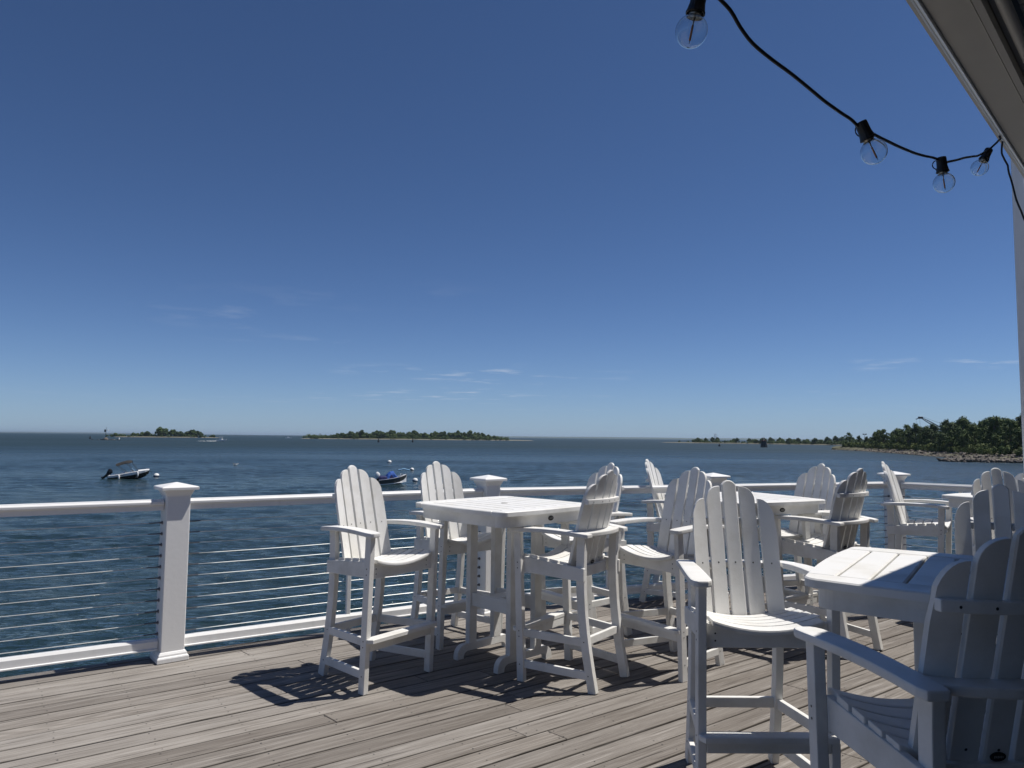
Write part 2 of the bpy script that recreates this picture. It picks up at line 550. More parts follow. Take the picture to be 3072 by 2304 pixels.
# ------------------------------------------------------------------ water, far land
WATER = -4.47
def build_water():
    # flat far sheet, laid round the nearer sheets that carry real waves
    R_ = 42000.0
    rects = [(-R_, R_, 190, R_), (-R_, R_, -R_, 5), (-R_, -110, 5, 190), (120, R_, 5, 190), (-110, -34, 5, 46), (42, 120, 5, 46)]
    mb = MB()
    for x0, x1, y0, y1 in rects:
        mb.add([(x0, y0, WATER), (x1, y0, WATER), (x1, y1, WATER), (x0, y1, WATER)], [(0, 1, 2, 3)])
    o = part('sea', mb.mesh('sea', M['water']))
    o['kind'] = 'structure'
    # the nearer water carries real waves
    waves = []
    for i in range(46):
        lam = 0.50 * (6.0 / 0.50) ** (i / 45.0)
        amp = 0.0105 * lam ** 0.22
        ang = rad(-96 + rng.normal(0, 26))
        k = 2 * math.pi / lam
        waves.append((k * math.cos(ang), k * math.sin(ang), amp * rng.uniform(0.6, 1.3), rng.uniform(0, 6.28)))
    def height(X, Y, cell, soft):
        Z = np.zeros_like(X)
        for kx, ky, a, ph in waves:
            lam = 2 * math.pi / math.hypot(kx, ky)
            if lam < 3.2 * cell: continue
            w = soft if lam < 3.2 * 0.42 else 1.0
            q = kx * X + ky * Y + ph
            Z += w * a * ((1.15 - 2 * np.abs(np.sin(q / 2)) ** 1.3) * 0.75 + 0.25 * np.sin(q))
        env = 0.75 + 0.35 * np.sin(X * 0.11 + Y * 0.07 + 1.3) * np.sin(Y * 0.13 - X * 0.05)
        return Z * env
    def sheet(name, x0, x1, y0, y1, cell, fade, open_side):
        nx = int((x1 - x0) / cell); ny = int((y1 - y0) / cell)
        xs = np.linspace(x0, x1, nx + 1); ys = np.linspace(y0, y1, ny + 1)
        X, Y = np.meshgrid(xs, ys)
        sides = [X - x0, x1 - X]
        if open_side != 'near': sides.append(Y - y0)
        if open_side != 'far': sides.append(y1 - Y)
        soft = np.clip((y1 - Y) / 6.0, 0, 1) if open_side == 'far' else 1.0
        Z = height(X, Y, cell, soft)
        e = np.clip(np.minimum.reduce(sides) / fade, 0, 1)
        e = e * e * (3 - 2 * e)
        Z = Z * e + WATER
        me = bpy.data.meshes.new(name)
        nv = (nx + 1) * (ny + 1)
        co = np.stack([X, Y, Z], -1).reshape(-1, 3).astype(np.float32)
        i = np.arange(nx * ny); r = i // nx; c = i % nx
        a = r * (nx + 1) + c
        q = np.stack([a, a + 1, a + nx + 2, a + nx + 1], -1).astype(np.int32)
        me.vertices.add(nv); me.vertices.foreach_set('co', co.ravel())
        me.loops.add(len(q) * 4); me.loops.foreach_set('vertex_index', q.ravel())
        me.polygons.add(len(q)); me.polygons.foreach_set('loop_start', np.arange(0, len(q) * 4, 4, dtype=np.int32))
        me.polygons.foreach_set('loop_total', np.full(len(q), 4, dtype=np.int32))
        me.polygons.foreach_set('use_smooth', np.ones(len(q), dtype=bool))
        me.materials.append(M['water'])
        me.update(); me.validate()
        ob = part(name, me)
        ob['kind'] = 'structure'
    sheet('water_near', -34, 42, 5.0, 46, 0.15, 1.5, 'far')
    sheet('water_middle', -110, 120, 46, 190, 0.42, 12.0, 'near')
build_water()

def far_shores():
    # low coast on the far side of the sound
    def strip(name, x0, x1, y, hmax, seed, ends):
        r = np.random.default_rng(seed)
        n = 90; vs = []; fs = []
        hs = hmax * (0.62 + 0.38 * np.interp(np.arange(n + 1), np.linspace(0, n, 14), r.random(14))) * (0.94 + 0.06 * r.random(n + 1))
        for i in range(n + 1):
            t = i / n
            x = x0 + (x1 - x0) * t
            f = min(1.0, t / ends[0] if ends[0] else 1, (1 - t) / ends[1] if ends[1] else 1)
            hh = hs[i] * max(f, 0.02)
            vs += [(x, y, WATER), (x, y + 150, WATER + hh), (x, y + 900, WATER + hh * 1.02), (x, y + 1200, WATER)]
        for i in range(n):
            for k in range(3):
                fs.append((4 * i + k, 4 * i + 4 + k, 4 * i + 5 + k, 4 * i + 1 + k))
        o = part(name, mesh_of(name, vs, fs, M['far_land'], smooth=False))
        o['kind'] = 'structure'
    strip('distant_coast', -3000, 9000, 12500, 34, 3, (0.3, 0.0))
    strip('distant_coast_left', -14000, -6200, 15500, 22, 4, (0.0, 0.4))
far_shores()

# ------------------------------------------------------------------ deck and railing
DA = rad(36.6)
POSTS = [(-6.50, 2.36), (-4.41, 3.72), (-2.32, 5.08), (-0.20, 6.45), (2.02, 7.30), (4.25, 8.12), (5.20, 7.26), (6.80, 5.60)]
def edge_lines(off):
    """outward offset half planes of the deck outline, world coordinates: (nx, ny, c)"""
    out = []
    for a, b in ((1, 3), (3, 5), (5, 7)):
        A, B = Vector(POSTS[a]), Vector(POSTS[b])
        d = (B - A).normalized()
        n = Vector((-d.y, d.x))
        out.append((n.x, n.y, n.dot(A) + off))
    return out

def build_deck():
    deck = bpy.data.objects.new('deck', None)
    link(deck); deck['kind'] = 'structure'
    deck.rotation_euler = (0, 0, DA)
    deck['label'] = 'weathered grey wood plank deck under the chairs'
    c, s = math.cos(DA), math.sin(DA)
    lines = []
    for nx, ny, cc in edge_lines(0.13):
        lines.append((nx * c + ny * s, -nx * s + ny * c, cc))
    pitch, gap = 0.147, 0.014
    nails = MB()
    row = 0
    y = -2.4
    r = random.Random(11)
    while y < 7.6:
        x = -8.0 + r.uniform(-3.4, 0)
        tilt = r.uniform(-0.0006, 0.0006)
        while x < 13.0:
            L = r.choice((3.05, 3.66, 3.66, 4.27, 4.88))
            sk = 0.13 * (pitch - gap)
            poly = [(x + sk, y), (x + L - 0.004 + sk, y + tilt), (x + L - 0.004, y + tilt + pitch - gap), (x, y + pitch - gap)]
            for ln in lines:
                if len(poly) >= 3: poly = clip_half(poly, *ln)
            if len(poly) >= 3:
                ar = 0.5 * sum(poly[i][0] * poly[(i + 1) % len(poly)][1] - poly[(i + 1) % len(poly)][0] * poly[i][1] for i in range(len(poly)))
                if abs(ar) > 0.003:
                    mx = sum(p[0] for p in poly) / len(poly); my = sum(p[1] for p in poly) / len(poly)
                    loc = [(p[0] - mx, p[1] - my) for p in poly]
                    vs, fs = plank(loc, 0.0, 0.034, 0.0025)
                    # boards cup and settle unevenly
                    dz = r.uniform(-0.0015, 0.0015)
                    part('plank', mesh_of('plank', vs, fs, M['wood']), deck, (mx, my, dz))
                    # nails: pairs over each joist and at the ends
                    xs0 = min(p[0] for p in poly); xs1 = max(p[0] for p in poly)
                    js = [xs0 + 0.03, xs1 - 0.03]
                    j = math.ceil(xs0 / 0.41) * 0.41
                    while j < xs1:
                        if j - xs0 > 0.1 and xs1 - j > 0.1: js.append(j)
                        j += 0.41
                    for jx in js:
                        for yy in (0.026, pitch - gap - 0.026):
                            if r.random() < 0.12: continue
                            nxp, nyp = jx + r.uniform(-.012, .012), y + yy + r.uniform(-.006, .006)
                            if any(l[0] * nxp + l[1] * nyp > l[2] - 0.02 for l in lines): continue
                            rr = r.uniform(0.003, 0.0048)
                            nails.add([(nxp + rr * math.cos(q), nyp + rr * math.sin(q), dz + 0.0012) for q in (0, 1.05, 2.09, 3.14, 4.19, 5.24)], [(0, 1, 2, 3, 4, 5)])
            x += L
        y += pitch
        row += 1
    part('nail_heads', nails.mesh('nail_heads', M['screw']), deck, kind='stuff')
    # framing under the boards, and the rim boards along the edge
    jb = MB()
    for k in range(30):
        x = -7.0 + k * 0.62
        jb.box(x - 0.02, x + 0.02, -2.4, 4.2, -0.24, -0.036)
    part('joists', jb.mesh('joists', M['rim']), deck, kind='stuff')
    rim_i = 0
    for a, b in ((1, 3), (3, 5), (5, 7)):
        A, B = Vector(POSTS[a]), Vector(POSTS[b])
        d = (B - A).normalized(); n = Vector((-d.y, d.x))
        L = (B - A).length
        cuts = [-0.3, L * 0.27, L * 0.63, L + 0.12]
        for q in range(3):
            u0, u1 = cuts[q] + 0.004, cuts[q + 1] - 0.004
            mb = MB().box(u0 - (u0 + u1) / 2, u1 - (u0 + u1) / 2, 0, 0.04, -0.30, -0.022)
            o = part('rim_board', mb.mesh('rim_board', M['rim'], bevel=0.004))
            p = A + d * ((u0 + u1) / 2) + n * 0.137
            o.location = (p.x, p.y, 0)
            o.rotation_euler = (0, 0, math.atan2(d.y, d.x))
            # kept under the deck, in deck coordinates
            o.parent = deck
            o.matrix_parent_inverse = Matrix.Rotation(-DA, 4, 'Z')
    # piles under the deck edge
    for a in range(1, 7):
        x, y_ = POSTS[a]
        mb = MB().tube([(0, 0, -7.5), (0, 0, -0.30)], 0.15, 12)
        o = part('pile', mb.mesh('pile', M['rim'], smooth=True), deck)
        v = Matrix.Rotation(-DA, 3, 'Z') @ Vector((x * 0.93, y_ * 0.93, 0))
        o.location = v
build_deck()

def build_railing():
    root = thing('deck_railing', 'white post and steel cable railing along the deck edge by the water', 'railing')
    cap_prof = MB()
    W = 0.0765
    ZT = 1.145
    # post meshes (local, square, aligned to the bay on its right)
    post_me = MB().box(-W, W, -W, W, 0.0, ZT).mesh('post', M['vinyl'], bevel=0.005)
    bm_ = MB()
    def ring(mb, prof):
        n = len(prof); vs = []; fs = []
        for (h, z) in prof:
            vs += [(-h, -h, z), (h, -h, z), (h, h, z), (-h, h, z)]
        for i in range(n - 1):
            for k in range(4):
                fs.append((4 * i + k, 4 * i + (k + 1) % 4, 4 * i + 4 + (k + 1) % 4, 4 * i + 4 + k))
        fs.append((3, 2, 1, 0)); fs.append(tuple(4 * (n - 1) + k for k in range(4)))
        mb.add(vs, fs)
    ring(bm_, [(W + .024, 0.002), (W + .024, .028), (W + .020, .036), (W + .015, .040), (W + .013, .052), (W + .004, .066), (W + .001, .068)])
    base_me = bm_.mesh('base_moulding', M['vinyl'], bevel=0.0015)
    cm = MB()
    ring(cm, [(W + .002, ZT - .040), (W + .004, ZT - .032), (W + .010, ZT - .020), (W + .017, ZT - .006), (W + .018, ZT + .001), (W + .042, ZT + .003), (W + .043, ZT + .021), (W + .036, ZT + .026), (0.004, ZT + .052)])
    cap_me = cm.mesh('post_cap', M['vinyl'], bevel=0.0015)
    ang = []
    for i in range(len(POSTS)):
        j = i if i < len(POSTS) - 1 else i - 1
        if i in (3,): a = math.atan2(POSTS[3][1] - POSTS[2][1], POSTS[3][0] - POSTS[2][0])
        else:
            d = Vector(POSTS[j + 1]) - Vector(POSTS[j]); a = math.atan2(d.y, d.x)
        if i in (1, 2, 3): a = rad(39)
        if i == 5: a = rad(20)
        ang.append(a)
    for i, (x, y) in enumerate(POSTS):
        if i == 0: continue
        p = part('post', post_me, root, (x, y, 0)); p.rotation_euler = (0, 0, ang[i])
        part('base_moulding', base_me, p)
        part('post_cap', cap_me, p)
    zs = [0.178 + k * 0.0745 for k in range(11)]
    for i in range(1, len(POSTS) - 1):
        A, B = Vector(POSTS[i]), Vector(POSTS[i + 1])
        d = B - A; L = d.length - 2 * W - 0.004; a = math.atan2(d.y, d.x)
        mid = (A + B) / 2
        h = L / 2
        prof = [(-.026, 1.008), (.026, 1.008), (.026, 1.044), (.043, 1.048), (.0455, 1.054), (.0455, 1.066), (.041, 1.072), (.022, 1.074), (.018, 1.082), (-.018, 1.082), (-.022, 1.074), (-.041, 1.072), (-.0455, 1.066), (-.0455, 1.054), (-.043, 1.048), (-.026, 1.044)]
        o = part('top_rail', MB().prism(prof, -h, h, 'x').mesh('top_rail', M['vinyl']), root, (mid.x, mid.y, 0)); o.rotation_euler = (0, 0, a)
        prof = [(-.040, .078), (.040, .078), (.040, .086), (.030, .090), (.028, .134), (.016, .150), (-.016, .150), (-.028, .134), (-.030, .090), (-.040, .086)]
        o = part('bottom_rail', MB().prism(prof, -h, h, 'x').mesh('bottom_rail', M['vinyl']), root, (mid.x, mid.y, 0)); o.rotation_euler = (0, 0, a)
        o = part('baluster', MB().box(-.016, .016, -.016, .016, .149, 1.009).mesh('baluster', M['vinyl'], bevel=.003), root, (mid.x, mid.y, 0)); o.rotation_euler = (0, 0, a)
        foot = part('support_block', MB().box(-.02, .02, -.02, .02, .0, .079).mesh('support_block', M['vinyl'], bevel=.003), root, (mid.x, mid.y, 0)); foot.rotation_euler = (0, 0, a)
        rr = random.Random(i)
        for k, z in enumerate(zs):
            sag = rr.choice((0.0, 0.002, 0.004, 0.003, 0.012 if k in (5, 8) else 0.004))
            pts = []
            for q in range(13):
                t = q / 12
                u = -h + 2 * h * t
                s1 = -sag * 4 * (t * 2 % 1) * (1 - (t * 2 % 1)) if 0 < t < 1 else 0
                pts.append((u, 0.0, z + s1))
            mb = MB().tube(pts, 0.0025, 6)
            cab = part('cable', mb.mesh('cable', M['steel'], smooth=True), root, (mid.x, mid.y, 0)); cab.rotation_euler = (0, 0, a)
            for sg in (-1, 1):
                fb = MB()
                fb.tube([(sg * h, 0, z), (sg * (h - .006), 0, z)], .012, 8)
                fb.tube([(sg * (h - .006), 0, z), (sg * (h - .022), 0, z)], .0065, 8)
                fb.tube([(sg * (h - .022), 0, z), (sg * (h - .085), 0, z)], .0045, 8)
                part('end_fitting', fb.mesh('end_fitting', M['fitting']), cab)
build_railing()

# ------------------------------------------------------------------ bar chair
def back_y(z):
    return -0.318 - (z - 0.70) * 0.250

def chair_meshes():
    me = {}
    LX, LY = 0.036, 0.050
    # legs
    for sx in (-1, 1):
        x = sx * 0.276
        mb = MB().sweep([(x, 0.0, 0.0), (x, 0.036, 0.936)], LX, LY, up=(0, 1, 0))
        me['front_leg', sx] = mb.mesh('leg', M['lumber'], bevel=.004, seg=2)
        pts = [(sx * .200, y, z) for y, z in ((-.476, 0), (-.452, .12), (-.430, .24), (-.412, .36), (-.399, .48), (-.392, .60), (-.390, .72), (-.393, .84), (-.398, .93))]
        mb = MB().sweep(pts, LX, 0.056, up=(0, 1, 0))
        me['rear_leg', sx] = mb.mesh('leg', M['lumber'], bevel=.004, seg=2)
        # side seat rail
        mb = MB()
        prof = [(-.425, .655), (.018, .672), (.018, .772), (-.425, .735)]
        vs = []
        for (y, z) in prof:
            t = (y + .425) / .443
            xo = .233 + (.257 - .233) * t
            vs += [(sx * (xo - .024), y, z), (sx * xo, y, z)]
        mb.add(vs, [(0, 2, 4, 6), (1, 7, 5, 3), (0, 1, 3, 2), (2, 3, 5, 4), (4, 5, 7, 6), (6, 7, 1, 0)])
        me['seat_rail', sx] = mb.mesh('seat_rail', M['lumber'], bevel=.004, seg=2)
        # stretchers
        for nm, z0, z1, yr in (('upper', .300, .290, -.421), ('lower', .108, .098, -.456)):
            mb = MB().sweep([(sx * .203, yr, z1), (sx * .272, .008, z0)], .024, .048)
            me['stretcher', nm, sx] = mb.mesh('stretcher', M['lumber'], bevel=.004, seg=2)
        # arm: paddle in plan, gently arched
        outl = [(-.468, .020, .040), (-.44, .030, .046), (-.36, .033, .043), (-.26, .036, .043), (-.16, .040, .045), (-.06, .043, .046), (.02, .045, .046), (.06, .044, .045), (.085, .036, .037), (.098, .020, .022)]
        vs = []; n = len(outl)
        for (y, wi, wo) in outl:
            t = min(1.0, (y + .468) / .566)
            xc = .218 + (.282 - .218) * (1 - (1 - t) ** 1.6)
            zt = .946 + .014 * math.sin(math.pi * min(1, t * 1.02)) + .006 * t
            for z in (zt - .027, zt):
                vs += [(sx * (xc - wi), y, z), (sx * (xc + wo), y, z)]
        fs = [(0, 1, 3, 2), tuple(4 * (n - 1) + k for k in (2, 3, 1, 0))]
        for i in range(n - 1):
            b = 4 * i
            fs += [(b, b + 4, b + 5, b + 1), (b + 2, b + 3, b + 7, b + 6), (b, b + 2, b + 6, b + 4), (b + 1, b + 5, b + 7, b + 3)]
        me['arm', sx] = MB().add(vs, fs).mesh('arm', M['lumber'], bevel=.007, seg=2, angle=40)
    # curved board joining the arms behind the back
    def bow(z0, z1, xe, yc, k, d, nseg=10, bev=.004):
        vs = []; fs = []
        for i in range(nseg + 1):
            x = -xe + 2 * xe * i / nseg
            y = yc + k * x * x
            for z in (z0, z1):
                vs += [(x, y, z), (x, y - d, z)]
        n = nseg + 1
        fs += [(0, 1, 3, 2), tuple(4 * (n - 1) + q for q in (2, 3, 1, 0))]
        for i in range(nseg):
            b = 4 * i
            fs += [(b, b + 4, b + 5, b + 1), (b + 2, b + 3, b + 7, b + 6), (b, b + 2, b + 6, b + 4), (b + 1, b + 5, b + 7, b + 3)]
        return MB().add(vs, fs).mesh('rail', M['lumber'], bevel=bev, seg=2, angle=50)
    me['back_rail'] = bow(.922, .949, .205, back_y(.935) - .022, 1.0, .074, bev=.006)
    me['back_brace'] = bow(1.118, 1.150, .196, back_y(1.135) - .022, 1.0, .026)
    me['rear_seat_rail'] = bow(.664, .730, .185, back_y(.70) - .023, 0.5, .024)
    me['rear_stretcher'] = MB().box(-.184, .184, -.433, -.409, .270, .318).mesh('stretcher', M['lumber'], bevel=.004, seg=2)
    # back slats
    H0 = .690
    for i in range(-2, 3):
        sg = 1 if i >= 0 else -1
        cx = i * .0818; hw = .0342
        vs = []; fs = []
        nu, nt = 8, 10
        for u in range(nu + 1):
            s = u / nu
            s = (1 - math.cos(math.pi * s / 2)) if False else math.sin(math.pi * s / 2) if abs(i) > 0 else s
            # s runs from inner edge (0) to outer edge (1) for side slats
            if i == 0:
                x = -hw + 2 * hw * s
                zt = 1.330 - .020 * (abs(2 * s - 1)) ** 2.2
            else:
                x = cx + sg * (-hw + 2 * hw * s)
                zi, zo = (1.302, 1.238) if abs(i) == 1 else (1.244, 1.130)
                zt = zo + (zi - zo) * math.sqrt(max(0, 1 - s ** 2.3))
            for t in range(nt + 1):
                z = H0 + (zt - H0) * t / nt
                xx = x
                if abs(i) == 2 and s > .98 and z > 1.126: xx = x - sg * .004
                y = back_y(z) + 1.0 * xx * xx
                vs += [(xx, y, z), (xx, y - .020, z)]
        w = (nt + 1) * 2
        for u in range(nu):
            for t in range(nt):
                a = u * w + t * 2; b = a + w
                fs += [(a, b, b + 2, a + 2), (a + 1, a + 3, b + 3, b + 1)]
            a = u * w; b = a + w
            fs += [(a, a + 1, b + 1, b)]
            a = u * w + nt * 2; b = a + w
            fs += [(a, b, b + 1, a + 1)]
        for t in range(nt):
            a = t * 2; fs += [(a, a + 2, a + 3, a + 1)]
            a = nu * w + t * 2; fs += [(a, a + 1, a + 3, a + 2)]
        me['back_slat', i] = MB().add(vs, fs).mesh('back_slat', M['lumber'], bevel=.004, seg=1, angle=50)
    # seat slats: sag between the rails
    ys = [(.052, -.020), (-.029, -.094), (-.103, -.168), (-.177, -.242), (-.251, -.312)]
    for k, (ya, yb) in enumerate(ys):
        xe = .233 if k == 0 else .252 - .018 * k / 4
        vs = []; fs = []; n = 12
        for j in range(n + 1):
            x = -xe + 2 * xe * j / n
            for y in (ya, yb):
                ztop = .797 + (y - .05) * .085 - .046 * (1 - (x / .25) ** 2)
                if y == ya and k == 0: ztop -= .006
                vs += [(x, y, ztop - .024), (x, y, ztop)]
        for j in range(n):
            b = 4 * j
            fs += [(b + 1, b + 5, b + 7, b + 3), (b, b + 2, b + 6, b + 4), (b, b + 4, b + 5, b + 1), (b + 2, b + 3, b + 7, b + 6)]
        fs += [(0, 1, 3, 2), tuple(4 * n + q for q in (2, 3, 1, 0))]
        me['seat_slat', k] = MB().add(vs, fs).mesh('seat_slat', M['lumber'], bevel=.0055 if k else .008, seg=2, angle=50)
    # front apron with the same sag on its upper edge
    poly = [(-.258, .666), (.258, .666)] + [(x, .772 - .046 * (1 - (x / .25) ** 2) if abs(x) < .25 else .772) for x in [.258 - .516 * j / 12 for j in range(13)]]
    me['front_apron'] = MB().prism(poly, -.003, .022, 'y').mesh('front_apron', M['lumber'], bevel=.003)
    # footrest tread and the board under it
    c = [(-.290, .010), (.290, .010), (.290, .050), (.272, .076), (-.272, .076), (-.290, .050)]
    vs, fs = plank(c, .326, .024, .004)
    me['footrest'] = MB().add(vs, fs).mesh('footrest', M['lumber'])
    me['footrest_board'] = MB().box(-.258, .258, .012, .036, .246, .301).mesh('footrest_board', M['lumber'], bevel=.004)
    # screws
    sb = MB()
    def disc(p, nrm, r=.0042):
        nrm = Vector(nrm).normalized(); a = nrm.orthogonal().normalized(); b = nrm.cross(a)
        p = Vector(p) + nrm * .0008
        sb.add([p + (a * math.cos(q) + b * math.sin(q)) * r for q in (0, 1.05, 2.09, 3.14, 4.19, 5.24)], [(0, 1, 2, 3, 4, 5)])
    for i in range(-2, 3):
        x = i * .0815
        disc((x, back_y(.95) + x * x, .95), (0, 1, .24))
        disc((x, back_y(.76) + x * x - .0205, .76), (0, -1, -.24))
        disc((i * .078, back_y(1.135) - .0485 + (i * .078) ** 2, 1.134), (0, -1, 0))
    for sx in (-1, 1):
        for z in (.70, .735, .275, .31, .105):
            disc((sx * .2945, .036 * z / .936, z), (sx, 0, 0))
        for z in (.70, .73): disc((sx * .215, .0225, z - .005), (0, 1, 0))
        for z in (.295, .10): disc((sx * .2185, -.42 - (.03 if z < .2 else 0), z), (sx, 0, 0))
    me['screws'] = sb.mesh('screw_heads', M['screw'])
    # oval maker's badge low on the back of the middle slat
    bb = MB()
    z0 = .742; yb = back_y(z0) - .0206
    n = 18
    tilt = .250
    def oval(rx, rz, d):
        return [(rx * math.cos(2 * math.pi * q / n), yb - d + (-rz * math.sin(2 * math.pi * q / n)) * tilt, z0 + rz * math.sin(2 * math.pi * q / n)) for q in range(n)]
    o1 = oval(.021, .013, 0); o2 = oval(.0205, .0125, .003)
    bb.add(o1 + o2, [tuple(range(n, 2 * n))] + [(k, (k + 1) % n, n + (k + 1) % n, n + k) for k in range(n)])
    me['badge'] = bb.mesh('badge', M['badge'])
    mk = MB()
    for q, (xx, ww) in enumerate(((-.0115, .003), (-.007, .003), (-.0025, .003), (.002, .003), (.0065, .003), (.011, .0025))):
        hz = .0034 if q % 2 == 0 else .0026
        mk.add([(xx, yb - .0036 + hz * tilt, z0 - hz), (xx + ww, yb - .0036 + hz * tilt, z0 - hz), (xx + ww, yb - .0036 - hz * tilt, z0 + hz), (xx, yb - .0036 - hz * tilt, z0 + hz)], [(0, 1, 2, 3)])
    me['badge_mark'] = mk.mesh('badge_lettering', M['badge_mark'])
    return me

def make_chair():
    me = chair_meshes()
    root = bpy.data.objects.new('bar_chair', None); root.empty_display_size = .1
    link(root)
    for sx in (-1, 1):
        part('leg', me['front_leg', sx], root); part('leg', me['rear_leg', sx], root)
        part('seat_rail', me['seat_rail', sx], root)
        part('arm', me['arm', sx], root)
        part('stretcher', me['stretcher', 'upper', sx], root); part('stretcher', me['stretcher', 'lower', sx], root)
    part('stretcher', me['rear_stretcher'], root)
    part('back_rail', me['back_rail'], root)
    part('back_brace', me['back_brace'], root)
    part('rear_seat_rail', me['rear_seat_rail'], root)
    part('front_apron', me['front_apron'], root)
    f = part('footrest', me['footrest'], root); part('footrest_board', me['footrest_board'], f)
    for i in range(-2, 3): part('back_slat', me['back_slat', i], root)
    for k in range(5): part('seat_slat', me['seat_slat', k], root)
    part('screw_heads', me['screws'], root, kind='stuff')
    b = part('badge', me['badge'], root); part('badge_lettering', me['badge_mark'], b)
    return root

CHAIRS = [
    ('A', -0.698, 4.655, -127.8, 'leftmost white bar chair, seat turned to the camera, long shadow on the boards'),
    ('B', -0.295, 5.545, -139.4, 'white bar chair behind the left square table, backing onto the cable railing'),
    ('C', 0.245, 4.925, 53.2, 'white bar chair seen from behind at the right side of the left square table'),
    ('D', 0.426, 5.690, 125.5, 'white bar chair mostly hidden behind the chair that shows its back brace'),
    ('E', 1.760, 6.930, -116.6, 'white bar chair in profile by the railing between the second and third posts'),
    ('F', 0.935, 4.940, 126.9, 'white bar chair with shaded grey back between the two left tables, seat facing left'),
    ('G', 1.070, 3.112, 180.5, 'large white bar chair in the foreground facing the camera beside the half shaded table'),
    ('H', 2.245, 6.080, 116.6, 'white bar chair facing the camera behind the middle table'),
    ('I', 2.275, 5.735, 35.1, 'white bar chair seen from behind at the right corner of the middle table'),
    ('J', 4.020, 6.850, -127.0, 'white bar chair in profile before the corner railing post, facing right'),
    ('K1', 3.665, 5.205, 168.1, 'grey shaded bar chair back rising behind another at the far right, top edges sunlit'),
    ('K2', 2.100, 3.040, 153.0, 'shaded bar chair across the half shaded table, in front of the dark foreground chair'),
    ('K3', 4.390, 6.500, 112.0, 'white bar chair cut off at the right edge in front of the tall square post'),
    ('L', 1.203, 2.235, 4.2, 'dark shaded bar chair closest to the camera at bottom right, back turned'),
]
chair0 = make_chair()
for k, (nm, x, y, a, lab) in enumerate(CHAIRS):
    o = chair0 if k == 0 else copy_tree(chair0)
    o.location = (x, y, 0.0005)
    o.rotation_euler = (0, 0, rad(a))
    tag(o, lab, 'bar chair', 'white slatted bar chairs on the deck')

# ------------------------------------------------------------------ bar table
def rounded_square(h, bulge, r, n=8, m=6):
    pts = []
    cs = [(1, -1, -90), (1, 1, 0), (-1, 1, 90), (-1, -1, 180)]
    for sx, sy, a0 in cs:
        cx, cy = sx * (h - r), sy * (h - r)
        for k in range(n + 1):
            q = rad(a0 + 90 * k / n)
            x, y = cx + r * math.cos(q), cy + r * math.sin(q)
            pts.append((x, y))
        # side to the next corner, bulging outward
        nx, ny = {(-90): (1, 0), 0: (0, 1), 90: (-1, 0), 180: (0, -1)}[a0] if False else (math.cos(rad(a0 + 90)), math.sin(rad(a0 + 90)))
        tx, ty = -ny, nx
        for k in range(1, m):
            t = -1 + 2 * k / m
            s = t * (h - r)
            b = bulge * (1 - t * t)
            pts.append((nx * (h + b) + tx * s, ny * (h + b) + ty * s))
    return pts

